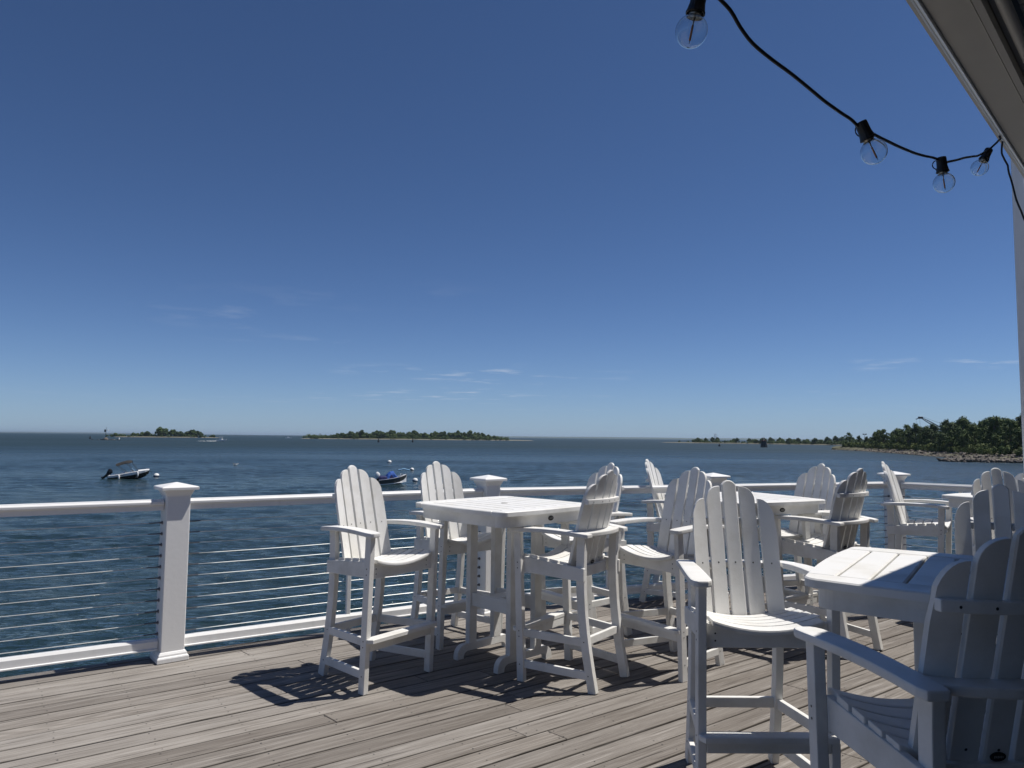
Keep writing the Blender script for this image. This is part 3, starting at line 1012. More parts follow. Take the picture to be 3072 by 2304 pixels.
def table_meshes():
    me = {}
    ol = rounded_square(.457, .022, .055)
    ZT = 1.067
    E_ = .352
    # end boards across, slats between
    for sg in (-1, 1):
        poly = clip_half(ol, -sg, 0, -(E_ + .0015))
        vs, fs = plank(poly, ZT, .030, .005)
        me['end_board', sg] = MB().add(vs, fs).mesh('end_board', M['lumber'])
    n = 9; w = .940 / n
    for k in range(n):
        y0 = -.470 + k * w + (.004 if k else -.05); y1 = -.470 + (k + 1) * w - (.004 if k < n - 1 else -.05)
        poly = clip_half(ol, 1, 0, E_ - .0015); poly = clip_half(poly, -1, 0, E_ - .0015)
        poly = clip_half(poly, 0, -1, -y0); poly = clip_half(poly, 0, 1, y1)
        vs, fs = plank(poly, ZT - .0006, .030, .005)
        me['slat', k] = MB().add(vs, fs).mesh('top_slat', M['lumber'])
    # aprons: a curved corner and straight sides, built as four boards
    ap = rounded_square(.424, .014, .075)
    inn = rounded_square(.400, .014, .052)
    N = len(ap); q = N // 4
    for j in range(4):
        idx = [(j * q + i) % N for i in range(q + 1)]
        vs = []; fs = []
        for i in idx:
            vs += [(ap[i][0], ap[i][1], .964), (ap[i][0], ap[i][1], 1.0375), (inn[i][0], inn[i][1], .964), (inn[i][0], inn[i][1], 1.0375)]
        m_ = len(idx)
        # leave a hairline between the four pieces
        for i in range(m_ - 1):
            b = 4 * i
            fs += [(b, b + 4, b + 5, b + 1), (b + 2, b + 3, b + 7, b + 6), (b, b + 2, b + 6, b + 4), (b + 1, b + 5, b + 7, b + 3)]
        fs += [(0, 1, 3, 2), tuple(4 * (m_ - 1) + k for k in (2, 3, 1, 0))]
        a = vs
        me['apron', j] = MB().add(vs, fs).mesh('apron', M['lumber'])
    # pedestal: legs on two runners (runners along y), stretchers along x, shelf between
    for sx in (-1, 1):
        for sy in (-1, 1):
            x, y = sx * .200, sy * .118
            me['leg', sx, sy] = MB().box(x - .022, x + .022, y - .034, y + .034, .093, 1.036).mesh('leg', M['lumber'], bevel=.004, seg=2)
        # runner with rounded, hooked feet
        out = []
        for k in range(9):
            a = rad(180 - 90 * k / 8)
            out.append((-.205 + .075 + .075 * math.cos(a) - .055, .020 + .075 * math.sin(a)))
        half = [(-.185, 0.0)] + [(-.185, .020 + 0.0)] + [(x, z) for x, z in out[1:]]
        top = [(-.185 + .0, 0), (-.185, .022)] + [(-.185 + .072 - .072 * math.cos(rad(90 * k / 6)), .022 + .072 * math.sin(rad(90 * k / 6))) for k in range(1, 7)]
        right = [(-x, z) for x, z in reversed(top)]
        under = [(.185 - .052, 0), (.185 - .052, .012)] + [(.185 - .052 - .034 * (1 - math.cos(rad(90 * k / 5))), .012 + .034 * math.sin(rad(90 * k / 5))) for k in range(1, 6)]
        underl = [(-x, z) for x, z in reversed(under)]
        poly = top + right + under + underl
        # build as quads strips: sample heights along y
        ys = sorted(set([-.26 + .52 * k / 40 for k in range(41)]))
        def ztop(y):
            e = .26 - abs(y)
            return .022 + .072 * math.sqrt(max(0, 1 - (1 - min(1, e / .072)) ** 2))
        def zbot(y):
            e = .26 - abs(y)
            if e <= .058: return 0.0
            t = min(1, (e - .058) / .036)
            return .012 + .034 * math.sqrt(max(0, 1 - (1 - t) ** 2))
        ys = sorted(set([round(v, 5) for v in ys] + [-.202, -.2019, .202, .2019, -.255, .255, -.248, .248]))
        vs = []; fs = []
        for y in ys:
            for x in (sx * .200 - .021, sx * .200 + .021):
                vs += [(x, y, zbot(y)), (x, y, ztop(y))]
        m_ = len(ys)
        for i in range(m_ - 1):
            b = 4 * i
            fs += [(b, b + 4, b + 5, b + 1), (b + 2, b + 3, b + 7, b + 6), (b, b + 2, b + 6, b + 4), (b + 1, b + 5, b + 7, b + 3)]
        fs += [(0, 1, 3, 2), tuple(4 * (m_ - 1) + k for k in (2, 3, 1, 0))]
        me['runner', sx] = MB().add(vs, fs).mesh('runner', M['lumber'], bevel=.003, angle=60)
    for sy in (-1, 1):
        y = sy * .118
        me['stretcher', sy] = MB().box(-.177, .177, y - .018 * 1, y + .018, .350, .440).mesh('stretcher', M['lumber'], bevel=.004, seg=2)
    me['shelf'] = MB().box(-.060, .060, -.099, .099, .412, .436).mesh('shelf', M['lumber'], bevel=.004)
    me['plug'] = MB().lathe([(.024, ZT - .002), (.024, ZT + .002), (.020, ZT + .0035), (.0, ZT + .0035)], 20).mesh('umbrella_plug', M['soffit'])
    n = 20
    bb = MB()
    o1 = [(.4385, .026 * math.cos(2 * math.pi * k / n), 1.000 + .016 * math.sin(2 * math.pi * k / n)) for k in range(n)]
    o2 = [(.4412, v[1] * .97, 1.0 + (v[2] - 1.0) * .97) for v in o1]
    bb.add(o1 + o2, [tuple(range(n, 2 * n))] + [(k, (k + 1) % n, n + (k + 1) % n, n + k) for k in range(n)])
    me['badge'] = bb.mesh('badge', M['badge'])
    mk = MB()
    for q in range(6):
        y = -.015 + q * .0055; hz = .0042 if q % 2 == 0 else .003
        mk.add([(.4418, y, 1 - hz), (.4418, y + .0036, 1 - hz), (.4418, y + .0036, 1 + hz), (.4418, y, 1 + hz)], [(0, 1, 2, 3)])
    me['badge_mark'] = mk.mesh('badge_lettering', M['badge_mark'])
    return me

def make_table():
    me = table_meshes()
    root = bpy.data.objects.new('bar_table', None); root.empty_display_size = .1
    link(root)
    for sg in (-1, 1): part('end_board', me['end_board', sg], root)
    for k in range(9): part('top_slat', me['slat', k], root)
    for j in range(4): part('apron', me['apron', j], root)
    for sx in (-1, 1):
        for sy in (-1, 1): part('leg', me['leg', sx, sy], root)
        part('runner', me['runner', sx], root)
        part('stretcher', me['stretcher', sx], root)
    part('shelf', me['shelf'], root)
    part('umbrella_plug', me['plug'], root)
    b = part('badge', me['badge'], root); part('badge_lettering', me['badge_mark'], b)
    return root

TABLES = [
    (-0.045, 5.160, -45.0, 'square white bar table at left centre, fully sunlit, with four chairs around it'),
    (1.880, 5.960, -66.0, 'square white bar table in the middle, half hidden behind the foreground chair'),
    (1.620, 2.610, 55.0, 'white bar table nearest the camera, half in the shade of the roof'),
    (4.370, 6.270, 35.0, 'white bar table at far right, only its left corner showing'),
]
table0 = make_table()
for k, (x, y, a, lab) in enumerate(TABLES):
    o = table0 if k == 0 else copy_tree(table0)
    o.location = (x, y, 0.0005)
    o.rotation_euler = (0, 0, rad(a))
    tag(o, lab, 'bar table', 'square white bar tables on the deck')

# ------------------------------------------------------------------ porch roof over the camera
EA = rad(46.6)
def build_roof():
    root = thing('porch_roof', 'grey white porch eave with gutter at the upper right corner', 'roof', (0.855, 1.512, 2.48), EA)
    # local x runs along the eave, local y = -offset towards the building (building lies at negative y)
    X0, X1 = -6.0, 9.5
    def ext(name, prof, mat, bevel=0.0, parent=root, x0=X0, x1=X1):
        return part(name, MB().prism(prof, x0, x1, 'x').mesh(name, mat, bevel=bevel), parent)
    # gutter: rolled front lip, flat bottom, back edge
    g = [(.004, .105), (-.004, .112), (-.012, .104), (-.012, .095), (.000, .060), (-.003, .030), (.002, .012), (-.006, .002), (-.017, .000), (-.097, .000), (-.099, -.004), (-.101, .000), (-.101, .108), (-.094, .108), (-.094, .007), (-.020, .007), (.010, .014), (.008, .030), (.012, .060), (.002, .098)]
    gutter = ext('gutter', g, M['alu'])
    # light drip strip along the front of the gutter bottom
    ext('drip_strip', [(-.004, .006), (-.0175, -.007), (-.0195, -.005), (-.0195, .0005), (-.006, .0095)], M['white_paint'], parent=gutter)
    ext('fascia', [(-.103, -.010), (-.118, -.010), (-.118, .125), (-.103, .125)], M['alu'])
    ext('frieze_board', [(-.120, .020), (-.131, .020), (-.131, .118), (-.120, .118)], M['soffit'])
    pb = MB().tube([(X0, -.146, .012), (X1, -.146, .012)], .0135, 10)
    part('round_moulding', pb.mesh('round_moulding', M['alu'], smooth=True), root)
    # vented soffit panels, laid across the eave
    w = .152
    n = int((X1 - X0) / w)
    pan = MB()
    vs, fs = plank([(0.004, -1.45), (w - .004, -1.45), (w - .004, -.164), (.004, -.164)], 0, .012, .002)
    pan.add([(x, y, -z) for x, y, z in vs], [tuple(reversed(f)) for f in fs])
    pan_me = pan.mesh('soffit_panel', M['soffit'])
    hb = MB()
    for a in range(3):
        for b in range(40):
            x = .035 + a * .041 + (.01 if b % 2 else 0); y = -.178 - b * .03
            hb.add([(x + .0035 * math.cos(q), y + .0035 * math.sin(q), -.0008) for q in (0, 1.05, 2.09, 3.14, 4.19, 5.24)], [(0, 1, 2, 3, 4, 5)])
    hole_me = hb.mesh('vent_holes', M['screw'])
    for k in range(n):
        if X0 + k * w < -2.5 or X0 + k * w > 6: continue
        p = part('soffit_panel', pan_me, root, (X0 + k * w, 0, .030))
        part('vent_holes', hole_me, p, kind='stuff')
    # ceiling, roof slope and back wall: real cover that shades the porch
    ext('porch_ceiling', [(-1.664, .06), (-5.0, .06), (-5.0, .09), (-1.46, .09)], M['soffit'])
    ext('roof_slope', [(-.02, .118), (-.02, .132), (-5.4, 1.9), (-5.4, 1.87)], M['shingle'])
    wall = ext('building_wall', [(-1.462, -2.478), (-1.66, -2.478), (-1.66, .058), (-1.462, .058)], M['dark_siding'])
    # gutter clips
    for k in range(8):
        cm = MB().box(-.010, .010, -.099, .006, .1125, .116)
        part('gutter_hanger', cm.mesh('gutter_hanger', M['alu']), gutter, (.15 + k * .55, 0, 0))
build_roof()

def build_post():
    root = thing('tall_post', 'tall white square post at the right edge behind the chairs', 'post', (4.925, 6.93, 0), rad(-40))
    part('shaft', MB().box(-.049, .049, -.049, .049, 0.0, 4.9).mesh('shaft', M['vinyl'], bevel=.006), root)
    part('base_trim', MB().box(-.066, .066, -.066, .066, 0.001, .10).mesh('base_trim', M['vinyl'], bevel=.006), root)
    part('cap', MB().lathe([(.09, 4.9), (.09, 4.93), (.0, 4.97)], 4).mesh('cap', M['vinyl']), root)
build_post()

# ------------------------------------------------------------------ string lights
def smooth_path(pts, n=8, wob=0.0, seed=0):
    r = random.Random(seed)
    P = [Vector(p) for p in pts]; out = []
    for i in range(len(P) - 1):
        p0, p1, p2, p3 = P[max(i - 1, 0)], P[i], P[i + 1], P[min(i + 2, len(P) - 1)]
        for k in range(n):
            t = k / n
            q = .5 * ((2 * p1) + (p2 - p0) * t + (2 * p0 - 5 * p1 + 4 * p2 - p3) * t * t + (3 * p1 - p0 - 3 * p2 + p3) * t ** 3)
            out.append(q + Vector((r.gauss(0, wob), r.gauss(0, wob), r.gauss(0, wob))))
    out.append(P[-1])
    return out

def string_lights():
    wire_pts = [(-2.225, -1.745, 2.486), (-1.60, -.92, 2.36), (-.72, .24, 2.29), (-.20, .76, 2.30), (.08, .96, 2.27), (.283, 1.070, 2.236), (.393, 1.155, 2.183), (.573, 1.307, 2.161), (.673, 1.388, 2.150), (.713, 1.409, 2.142), (.875, 1.577, 2.178), (1.068, 1.778, 2.236), (1.097, 1.803, 2.238), (1.246, 1.96, 2.315), (1.415, 2.142, 2.400), (1.490, 2.180, 2.452), (1.516, 2.206, 2.484)]
    path = smooth_path(wire_pts, 4, 0.0009, 3)
    path = smooth_path(path, 3)
    mb = MB().tube(path, .0031, 8)
    wire = part('light_string_wire', mb.mesh('light_string_wire', M['wire'], smooth=True))
    tag(wire, 'black wire of the bulb string sagging to the gutter', 'wire')
    # tail of the wire hanging down in front of the tall post
    tail = smooth_path([(1.562, 2.258, 2.500), (1.560, 2.262, 2.452), (1.578, 2.262, 2.40), (1.60, 2.262, 2.30), (1.64, 2.255, 2.18), (1.71, 2.25, 2.06)], 6, 0.0006, 5)
    t = part('loose_wire', MB().tube(tail, .0028, 6).mesh('loose_wire', M['wire'], smooth=True))
    tag(t, 'loose end of black wire hanging below the gutter before the tall post', 'wire')
    # bulb prototype hangs down along -z from its socket top at the origin
    root = bpy.data.objects.new('string_bulb', None); root.empty_display_size = .05
    link(root)
    sock = MB().lathe([(.0, .006), (.0105, .006), (.0115, .003), (.0120, -.016), (.0140, -.027), (.0150, -.029), (.0150, -.032), (.0125, -.032), (.0125, -.028), (.0, -.028)], 16)
    s = part('socket', sock.mesh('socket', M['black_plastic'], smooth=False, bevel=.0006), root)
    loop = [(-.0115, 0, .001), (-.018, 0, .001), (-.023, 0, -.006), (-.021, 0, -.014), (-.016, 0, -.019), (-.0135, 0, -.025)]
    part('clip_loop', MB().tube(smooth_path(loop, 4), .0013, 6).mesh('clip_loop', M['wire'], smooth=True), s)
    part('screw_base', MB().lathe([(.0100, -.027), (.0106, -.030), (.0098, -.032), (.0104, -.034), (.0098, -.0355)], 16).mesh('screw_base', M['brass'], smooth=True), root)
    R = .0250; zc = -.0585
    prof = [(.0100, -.0345)] + [(R * math.sin(q), zc + R * math.cos(q)) for q in [rad(v) for v in (25, 34, 44, 56, 68, 80, 92, 104, 116, 128, 140, 152, 164, 174)]] + [(.0002, zc - R)]
    inner = [(r_ * .955, zc + (z_ - zc) * .955) for r_, z_ in prof[1:]]
    gl = part('glass', MB().lathe(prof + list(reversed(inner)), 32).mesh('glass', M['glass'], smooth=True), root)
    part('filament', MB().tube([(.0, 0, -.049), (.001, 0, -.072)], .0017, 8).mesh('filament', M['filament'], smooth=True), root)
    part('stem', MB().tube([(0, 0, -.034), (0, 0, -.050)], [.0020, .0008], 8).mesh('stem', M['brass'], smooth=True), root)
    part('tip_wire', MB().tube([(.001, 0, -.072), (.0015, 0, -.077)], .0006, 6).mesh('tip_wire', M['brass'], smooth=True), root)
    spec = [((.281, 1.064, 2.209), (-.2, .08, -.97), 'large clear globe bulb cut by the top edge of the picture'),
            ((.685, 1.392, 2.152), (.42, .07, -.91), 'clear globe bulb midway along the black wire, second from the top'),
            ((1.068, 1.770, 2.233), (.12, .07, -.99), 'clear globe bulb at the lowest point of the wire, third from the top'),
            ((1.466, 2.187, 2.428), (-.45, .07, -.89), 'smallest clear globe bulb, closest to the gutter')]
    for k, (p, d, lab) in enumerate(spec):
        o = root if k == 0 else copy_tree(root)
        o.location = p
        o.rotation_mode = 'QUATERNION'
        o.rotation_quaternion = Vector((-d[0], -d[1], -d[2])).to_track_quat('Z', 'Y')
        tag(o, lab, 'light bulb', 'clear globe bulbs on the string')
string_lights()

# ------------------------------------------------------------------ trees and shrubs
def leaf_cloud(r, centers, per, size, sq=1.0):
    """leaf sized quads spread over the shells of several clumps"""
    vs = []; fs = []
    for (c, rad_) in centers:
        n = int(per * rad_ ** 1.6)
        for _ in range(n):
            d = Vector((r.gauss(0, 1), r.gauss(0, 1), r.gauss(0, 1) * .9 + .18)).normalized()
            rr = rad_ * (r.random() ** .33) * r.uniform(.72, 1.12)
            p = Vector(c) + Vector((d.x * rr, d.y * rr, d.z * rr * sq))
            nrm = (d + Vector((r.gauss(0, .5), r.gauss(0, .5), r.gauss(0, .5) + .25))).normalized()
            a = nrm.orthogonal().normalized()
            q = r.uniform(0, 6.28)
            b = nrm.cross(a)
            a2 = a * math.cos(q) + b * math.sin(q); b2 = nrm.cross(a2)
            s = size * r.uniform(.6, 1.35)
            k = len(vs)
            vs += [p - a2 * s * .5, p + b2 * s * .32, p + a2 * s * .6, p - b2 * s * .32]
            fs.append((k, k + 1, k + 2, k + 3))
    return vs, fs

def tree_meshes(seed, H, W, n_clump, per, size, base=.22, spread=1.0, clump=(.13, .24)):
    r = random.Random(seed)
    cs = []
    for _ in range(n_clump):
        t = r.random() ** .8
        z = H * (base + (1 - base) * t * .9)
        env = W * .5 * math.sin(math.pi * min(.97, .18 + .80 * t)) ** .8
        q = r.uniform(0, 6.28); d = env * math.sqrt(r.random()) * spread
        cs.append(((d * math.cos(q), d * math.sin(q), z), W * r.uniform(*clump)))
    cs.append(((0, 0, H * .92), W * .16))
    vs, fs = leaf_cloud(r, cs, per, size)
    tr = MB()
    tr.tube([(0, 0, -.6), (.1, 0, H * .2), (-.05, .1, H * .45), (.05, 0, H * .75)], [H * .022, H * .017, H * .012, H * .004], 7)
    for c, cr in cs[:6]:
        z0 = H * r.uniform(.2, .45)
        m = ((c[0]) * .5, (c[1]) * .5, (z0 + c[2]) * .55)
        tr.tube([(0, 0, z0), m, c], [H * .009, H * .006, H * .002], 5)
    return (vs, fs), (tr.v, tr.f)

TREE_ME = []
for k, (H, W, nc, per, sz, mat) in enumerate([(13.0, 9.0, 26, 60, .62, 'leaf'), (14.5, 8.0, 26, 62, .60, 'leaf_dark'), (11.5, 9.5, 24, 60, .62, 'leaf_dark'), (12.5, 7.0, 22, 62, .58, 'leaf'), (10.0, 8.0, 20, 64, .58, 'leaf_light')]):
    (lv, lf), (tv, tf) = tree_meshes(40 + k, H, W * 1.12, int(nc * 2.1), per * 1.0, sz * .9, base=.10, spread=1.08, clump=(.07, .17))
    TREE_ME.append((mesh_of('crown', lv, lf, M[mat]), mesh_of('trunk', tv, tf, M['bark'], smooth=True), H))
SHRUB_ME = []
for k, mat in enumerate(('leaf_light', 'leaf', 'leaf_light')):
    r = random.Random(70 + k)
    cs = [((r.gauss(0, 1.3), r.gauss(0, 1.1), r.uniform(.8, 2.6)), r.uniform(.8, 1.4)) for _ in range(10)]
    lv, lf = leaf_cloud(r, cs, 80, .42)
    st = MB()
    for _ in range(5):
        q = r.uniform(0, 6.28)
        st.tube([(0, 0, -.4), (math.cos(q) * .6, math.sin(q) * .6, 1.0), (math.cos(q) * 1.2, math.sin(q) * 1.2, 2.0)], [.06, .04, .015], 5)
    SHRUB_ME.append((mesh_of('foliage', lv, lf, M[mat]), mesh_of('stem', st.v, st.f, M['bark'])))
# far trees: crown and trunk in one mesh
FAR_ME = []
for k, (H, W, mat) in enumerate([(11.0, 9.0, 'leaf_dark'), (12.5, 8.0, 'leaf'), (9.0, 9.5, 'leaf_dark'), (7.0, 8.0, 'leaf'), (4.5, 7.5, 'leaf')]):
    (lv, lf), (tv, tf) = tree_meshes(90 + k, H, W * 1.25, 22, 20, 1.3, base=.06)
    b = len(lv)
    me = mesh_of('far_tree', list(lv) + list(tv), list(lf) + [tuple(i + b for i in f) for f in tf], [M[mat], M['bark']])
    for p in me.polygons[len(lf):] if False else []: p.material_index = 1
    FAR_ME.append(me)

SHORE = [(206, 470), (209, 458), (203, 416), (186.5, 350), (171, 295), (166, 274), (159, 255), (158, 240), (166, 225), (190, 205), (230, 185)]
def shore_at(t):
    """t in 0..1 along the shoreline -> point and inland normal"""
    L = [0]
    for a, b in zip(SHORE, SHORE[1:]): L.append(L[-1] + math.dist(a, b))
    s = t * L[-1]
    for i in range(len(SHORE) - 1):
        if s <= L[i + 1]:
            u = (s - L[i]) / (L[i + 1] - L[i])
            a, b = Vector(SHORE[i]), Vector(SHORE[i + 1])
            d = (b - a).normalized()
            n = Vector((-d.y, d.x))
            return a + (b - a) * u, n
    return Vector(SHORE[-1]), Vector((1, 0))

def rock_verts(r, c, s, flat=.6):
    """a jittered low rock"""
    ph = [(-1, 0)] + [(z, k) for z in (-.45, .45) for k in range(5)] + [(1, 0)]
    vs = []
    ax = Vector((r.uniform(.7, 1.5), r.uniform(.6, 1.1), r.uniform(.45, .8) * flat / .6))
    q0 = r.uniform(0, 6.28); qc, qs = math.cos(q0), math.sin(q0); tl = r.gauss(0, .35)
    for (z, k) in ph:
        rr = math.sqrt(1 - z * z)
        a = 2 * math.pi * k / 5 + (.6 if z > 0 else 0)
        p = Vector((rr * math.cos(a), rr * math.sin(a), z)) * r.uniform(.75, 1.2)
        p = Vector((p.x * ax.x, p.y * ax.y, p.z * ax.z + tl * p.x)) * s
        vs.append((c[0] + p.x * qc - p.y * qs, c[1] + p.x * qs + p.y * qc, c[2] + p.z))
    fs = []
    for k in range(5):
        k2 = (k + 1) % 5
        fs += [(0, 1 + k2, 1 + k), (1 + k, 1 + k2, 6 + k), (1 + k2, 6 + k2, 6 + k), (6 + k, 6 + k2, 11)]
    return vs, fs

def build_headland():
    # land: strips from the shore inland
    vs = []; fs = []
    prof = [(-3, WATER - 1.5), (0, WATER + .1), (4, WATER + .9), (9, WATER + 1.7), (30, WATER + 2.4), (130, WATER + 3.0), (320, WATER + 2.0)]
    N = 60; K = len(prof)
    r = random.Random(5)
    for i in range(N + 1):
        p, n = shore_at(i / N)
        dirn = Vector((.93, .36)) if i / N < .5 else Vector((.93, .36))
        f = min(1.0, .12 + i / N * 6)
        for d, z in prof:
            q = p + (n * .5 + dirn * .5) * d * (f if d > 0 else 1)
            vs.append((q.x + r.gauss(0, .3), q.y + r.gauss(0, .3), z + (r.gauss(0, .12) if d > 0 else 0)))
    for i in range(N):
        for k in range(K - 1):
            a = i * K + k
            fs.append((a, a + 1, a + K + 1, a + K))
    o = part('headland', mesh_of('headland', vs, fs, M['soil'])); o['kind'] = 'structure'
    # loose rock along the waterline
    mb = MB()
    for _ in range(1900):
        t = r.random(); p, n = shore_at(t)
        d = r.uniform(-1.5, 7.5) * (1.0 if t > .25 else .6)
        q = p + n * d
        mb.add(*rock_verts(r, (q.x, q.y, WATER + .05 + max(0, d) * .2), r.uniform(.25, .75)))
    # low rocky spur in front
    for _ in range(500):
        t = r.random()
        x = 131 + 34 * t; y = 222 - 12 * t + r.gauss(0, 2.0 + 2.5 * t)
        mb.add(*rock_verts(r, (x, y, WATER + .1 + r.uniform(0, .5) * (1 + t)), r.uniform(.3, .8)))
    o = part('shore_rocks', mb.mesh('shore_rocks', M['rock']))
    tag(o, 'broken grey brown rocks lining the wooded point', 'rocks', kind='stuff')
    # the larger boulders
    rm = []
    for k in range(6):
        v, f = rock_verts(random.Random(300 + k), (0, 0, 0), 1.0)
        rm.append(mesh_of('boulder', v, f, M['rock'], bevel=.05))
    for k in range(110):
        if k < 50:
            t = r.random(); x = 132 + 30 * t; y = 221 - 11 * t + r.gauss(0, 2.5); z = WATER + .35 + .5 * t * r.random()
        else:
            t = r.uniform(.35, .86); p, n = shore_at(t); d = r.uniform(-.5, 6)
            x, y = p.x + n.x * d, p.y + n.y * d; z = WATER + .35 + d * .22
        o = part('boulder', rm[k % 6], None, (x, y, z))
        s = r.uniform(.6, 1.25)
        o.scale = (s, s, s * .8); o.rotation_euler = (r.gauss(0, .2), r.gauss(0, .2), r.uniform(0, 6.28))
        size = 'small' if s < .8 else ('large' if s > 1.05 else 'middle sized')
        spot = 'on the low rocky spur before the wooded point' if k < 50 else ('on the shore below the wood, left of the spur' if t < .62 else 'on the shore below the wood, behind the spur')
        tag(o, '%s grey brown boulder %s' % (size, spot), 'boulder', 'boulders along the wooded point')
    # trees in three bands, shrubs in front
    def tree(x, y, z, s, k, lab, grp='trees on the wooded point', name='tree'):
        root = thing(name, lab, 'tree', (x, y, z), r.uniform(0, 6.28), grp)
        root.scale = (s * r.uniform(.9, 1.15), s * r.uniform(.9, 1.15), s)
        part('crown', TREE_ME[k][0], root); part('trunk', TREE_ME[k][1], root)
    for k in range(84):
        t = .02 + .96 * (k + r.uniform(-.3, .3)) / 84
        p, n = shore_at(t)
        band = k % 3
        d = (13 + 9 * band + r.uniform(-3, 3)) * min(1, .5 + t * 4)
        q = p + n * d
        h = 8.4 + 4.6 * min(1, max(0, (t - .02) / .35)) + r.uniform(-2.4, 1.6) + band * .7
        kind = r.choice((0, 1, 1, 2, 3, 3, 0))
        where = ('at the tip', 'left of the crane', 'below the crane', 'right of the crane', 'beside the tall post')[min(4, int(t * 5.5))]
        tone = ('green', 'dark green', 'spreading dark green', 'slender green', 'light green')[kind]
        row_ = ('front', 'middle', 'back')[band]
        tree(q.x, q.y, WATER + 1.7, h / TREE_ME[kind][2], kind, '%s tree in the %s row of the wooded point, %s' % (tone, row_, where))
    for k in range(84):
        t = .02 + .96 * ((k + r.uniform(-.4, .4)) / 84) ** 1.25
        p, n = shore_at(t)
        q = p + n * (8.0 + r.uniform(-1.5, 3.0)) * min(1, .6 + t * 3)
        where = ('at the tip of the point', 'left of the crane', 'below the crane', 'right of the crane', 'beside the tall post')[min(4, int(t * 5.5))]
        root = thing('shrub', '%s shrub above the shore rocks, %s' % (('light green', 'mid green', 'bushy light green')[k % 3], where), 'shrub', (q.x, q.y, WATER + 1.3), r.uniform(0, 6.28), 'shrubs above the rocky shore')
        s = r.uniform(.65, 1.25)
        root.scale = (s, s, s)
        m = SHRUB_ME[k % 3]
        part('foliage', m[0], root); part('stem', m[1], root)
    # one bare pale tree
    root = thing('bare_tree', 'bare pale tree standing up among the green ones on the point', 'tree', (212, 398, WATER + 1.7))
    tb = MB(); rr = random.Random(8)
    tb.tube([(0, 0, 0), (.2, 0, 5), (0, .2, 10)], [.3, .2, .06], 6)
    for _ in range(26):
        z = rr.uniform(4, 9.5); q = rr.uniform(0, 6.28); L = rr.uniform(1.5, 3.5)
        tb.tube([(0, 0, z), (math.cos(q) * L * .5, math.sin(q) * L * .5, z + L * .5), (math.cos(q) * L, math.sin(q) * L, z + L * .8)], [.09, .05, .02], 4)
    part('trunk', tb.mesh('trunk', M['bark']), root)
build_headland()

def island(name, pts, hgt, label, trees, grp, tlabel, seed, bushes=()):
    """pts: waterline polygon (ccw); trees: list of (x, y, scale, kind)"""
    n = len(pts)
    cx = sum(p[0] for p in pts) / n; cy = sum(p[1] for p in pts) / n
    vs = []; fs = []
    for s, z in ((1.03, WATER - .6), (1.0, WATER + .15), (.97, WATER + .7), (.86, WATER + hgt), (.4, WATER + hgt * 1.3)):
        vs += [(cx + (x - cx) * s, cy + (y - cy) * s, z) for x, y in pts]
    for k in range(4):
        for i in range(n):
            j = (i + 1) % n
            fs.append((k * n + i, k * n + j, (k + 1) * n + j, (k + 1) * n + i))
    fs.append(tuple(4 * n + i for i in range(n)))
    me = mesh_of(name, vs, fs, [M['sand'], M['soil']])
    for p in me.polygons:
        if p.center.z > WATER + .9: p.material_index = 1
    o = part(name, me); o['kind'] = 'structure'; o['label'] = label
    r = random.Random(seed)
    for x, y, s, k in trees:
        t = part('far_tree', FAR_ME[k], None, (x, y, WATER + .9))
        t.scale = (s, s, s * r.uniform(.92, 1.08)); t.rotation_euler = (0, 0, r.uniform(0, 6.28))
        xs = sorted(q[0] for q in trees)
        f = (x - xs[0]) / (xs[-1] - xs[0])
        spot = ('left end', 'left part', 'middle', 'right part', 'right end')[min(4, int(f * 5))]
        size = ('broad', 'tall', 'low broad', 'small', 'shrubby')[k]
        tag(t, '%s %s, at its %s' % (size, tlabel, spot), 'tree', grp)
    # low scrub between and in front of the trees
    vs = []; fs = []
    for x, y, s in bushes:
        cs = [((x + r.gauss(0, 2.2) * s, y + r.gauss(0, 1.6) * s, WATER + .9 + r.uniform(.5, 2.6) * s), r.uniform(1.2, 2.4) * s) for _ in range(4)]
        v, f = leaf_cloud(r, cs, 7, 1.25)
        b = len(vs); vs += v; fs += [tuple(i + b for i in q) for q in f]
    o = part('scrub', mesh_of('scrub', vs, fs, M['leaf']))
    tag(o, 'green scrub along the shore of the ' + name.replace('_', ' '), 'scrub', kind='stuff')

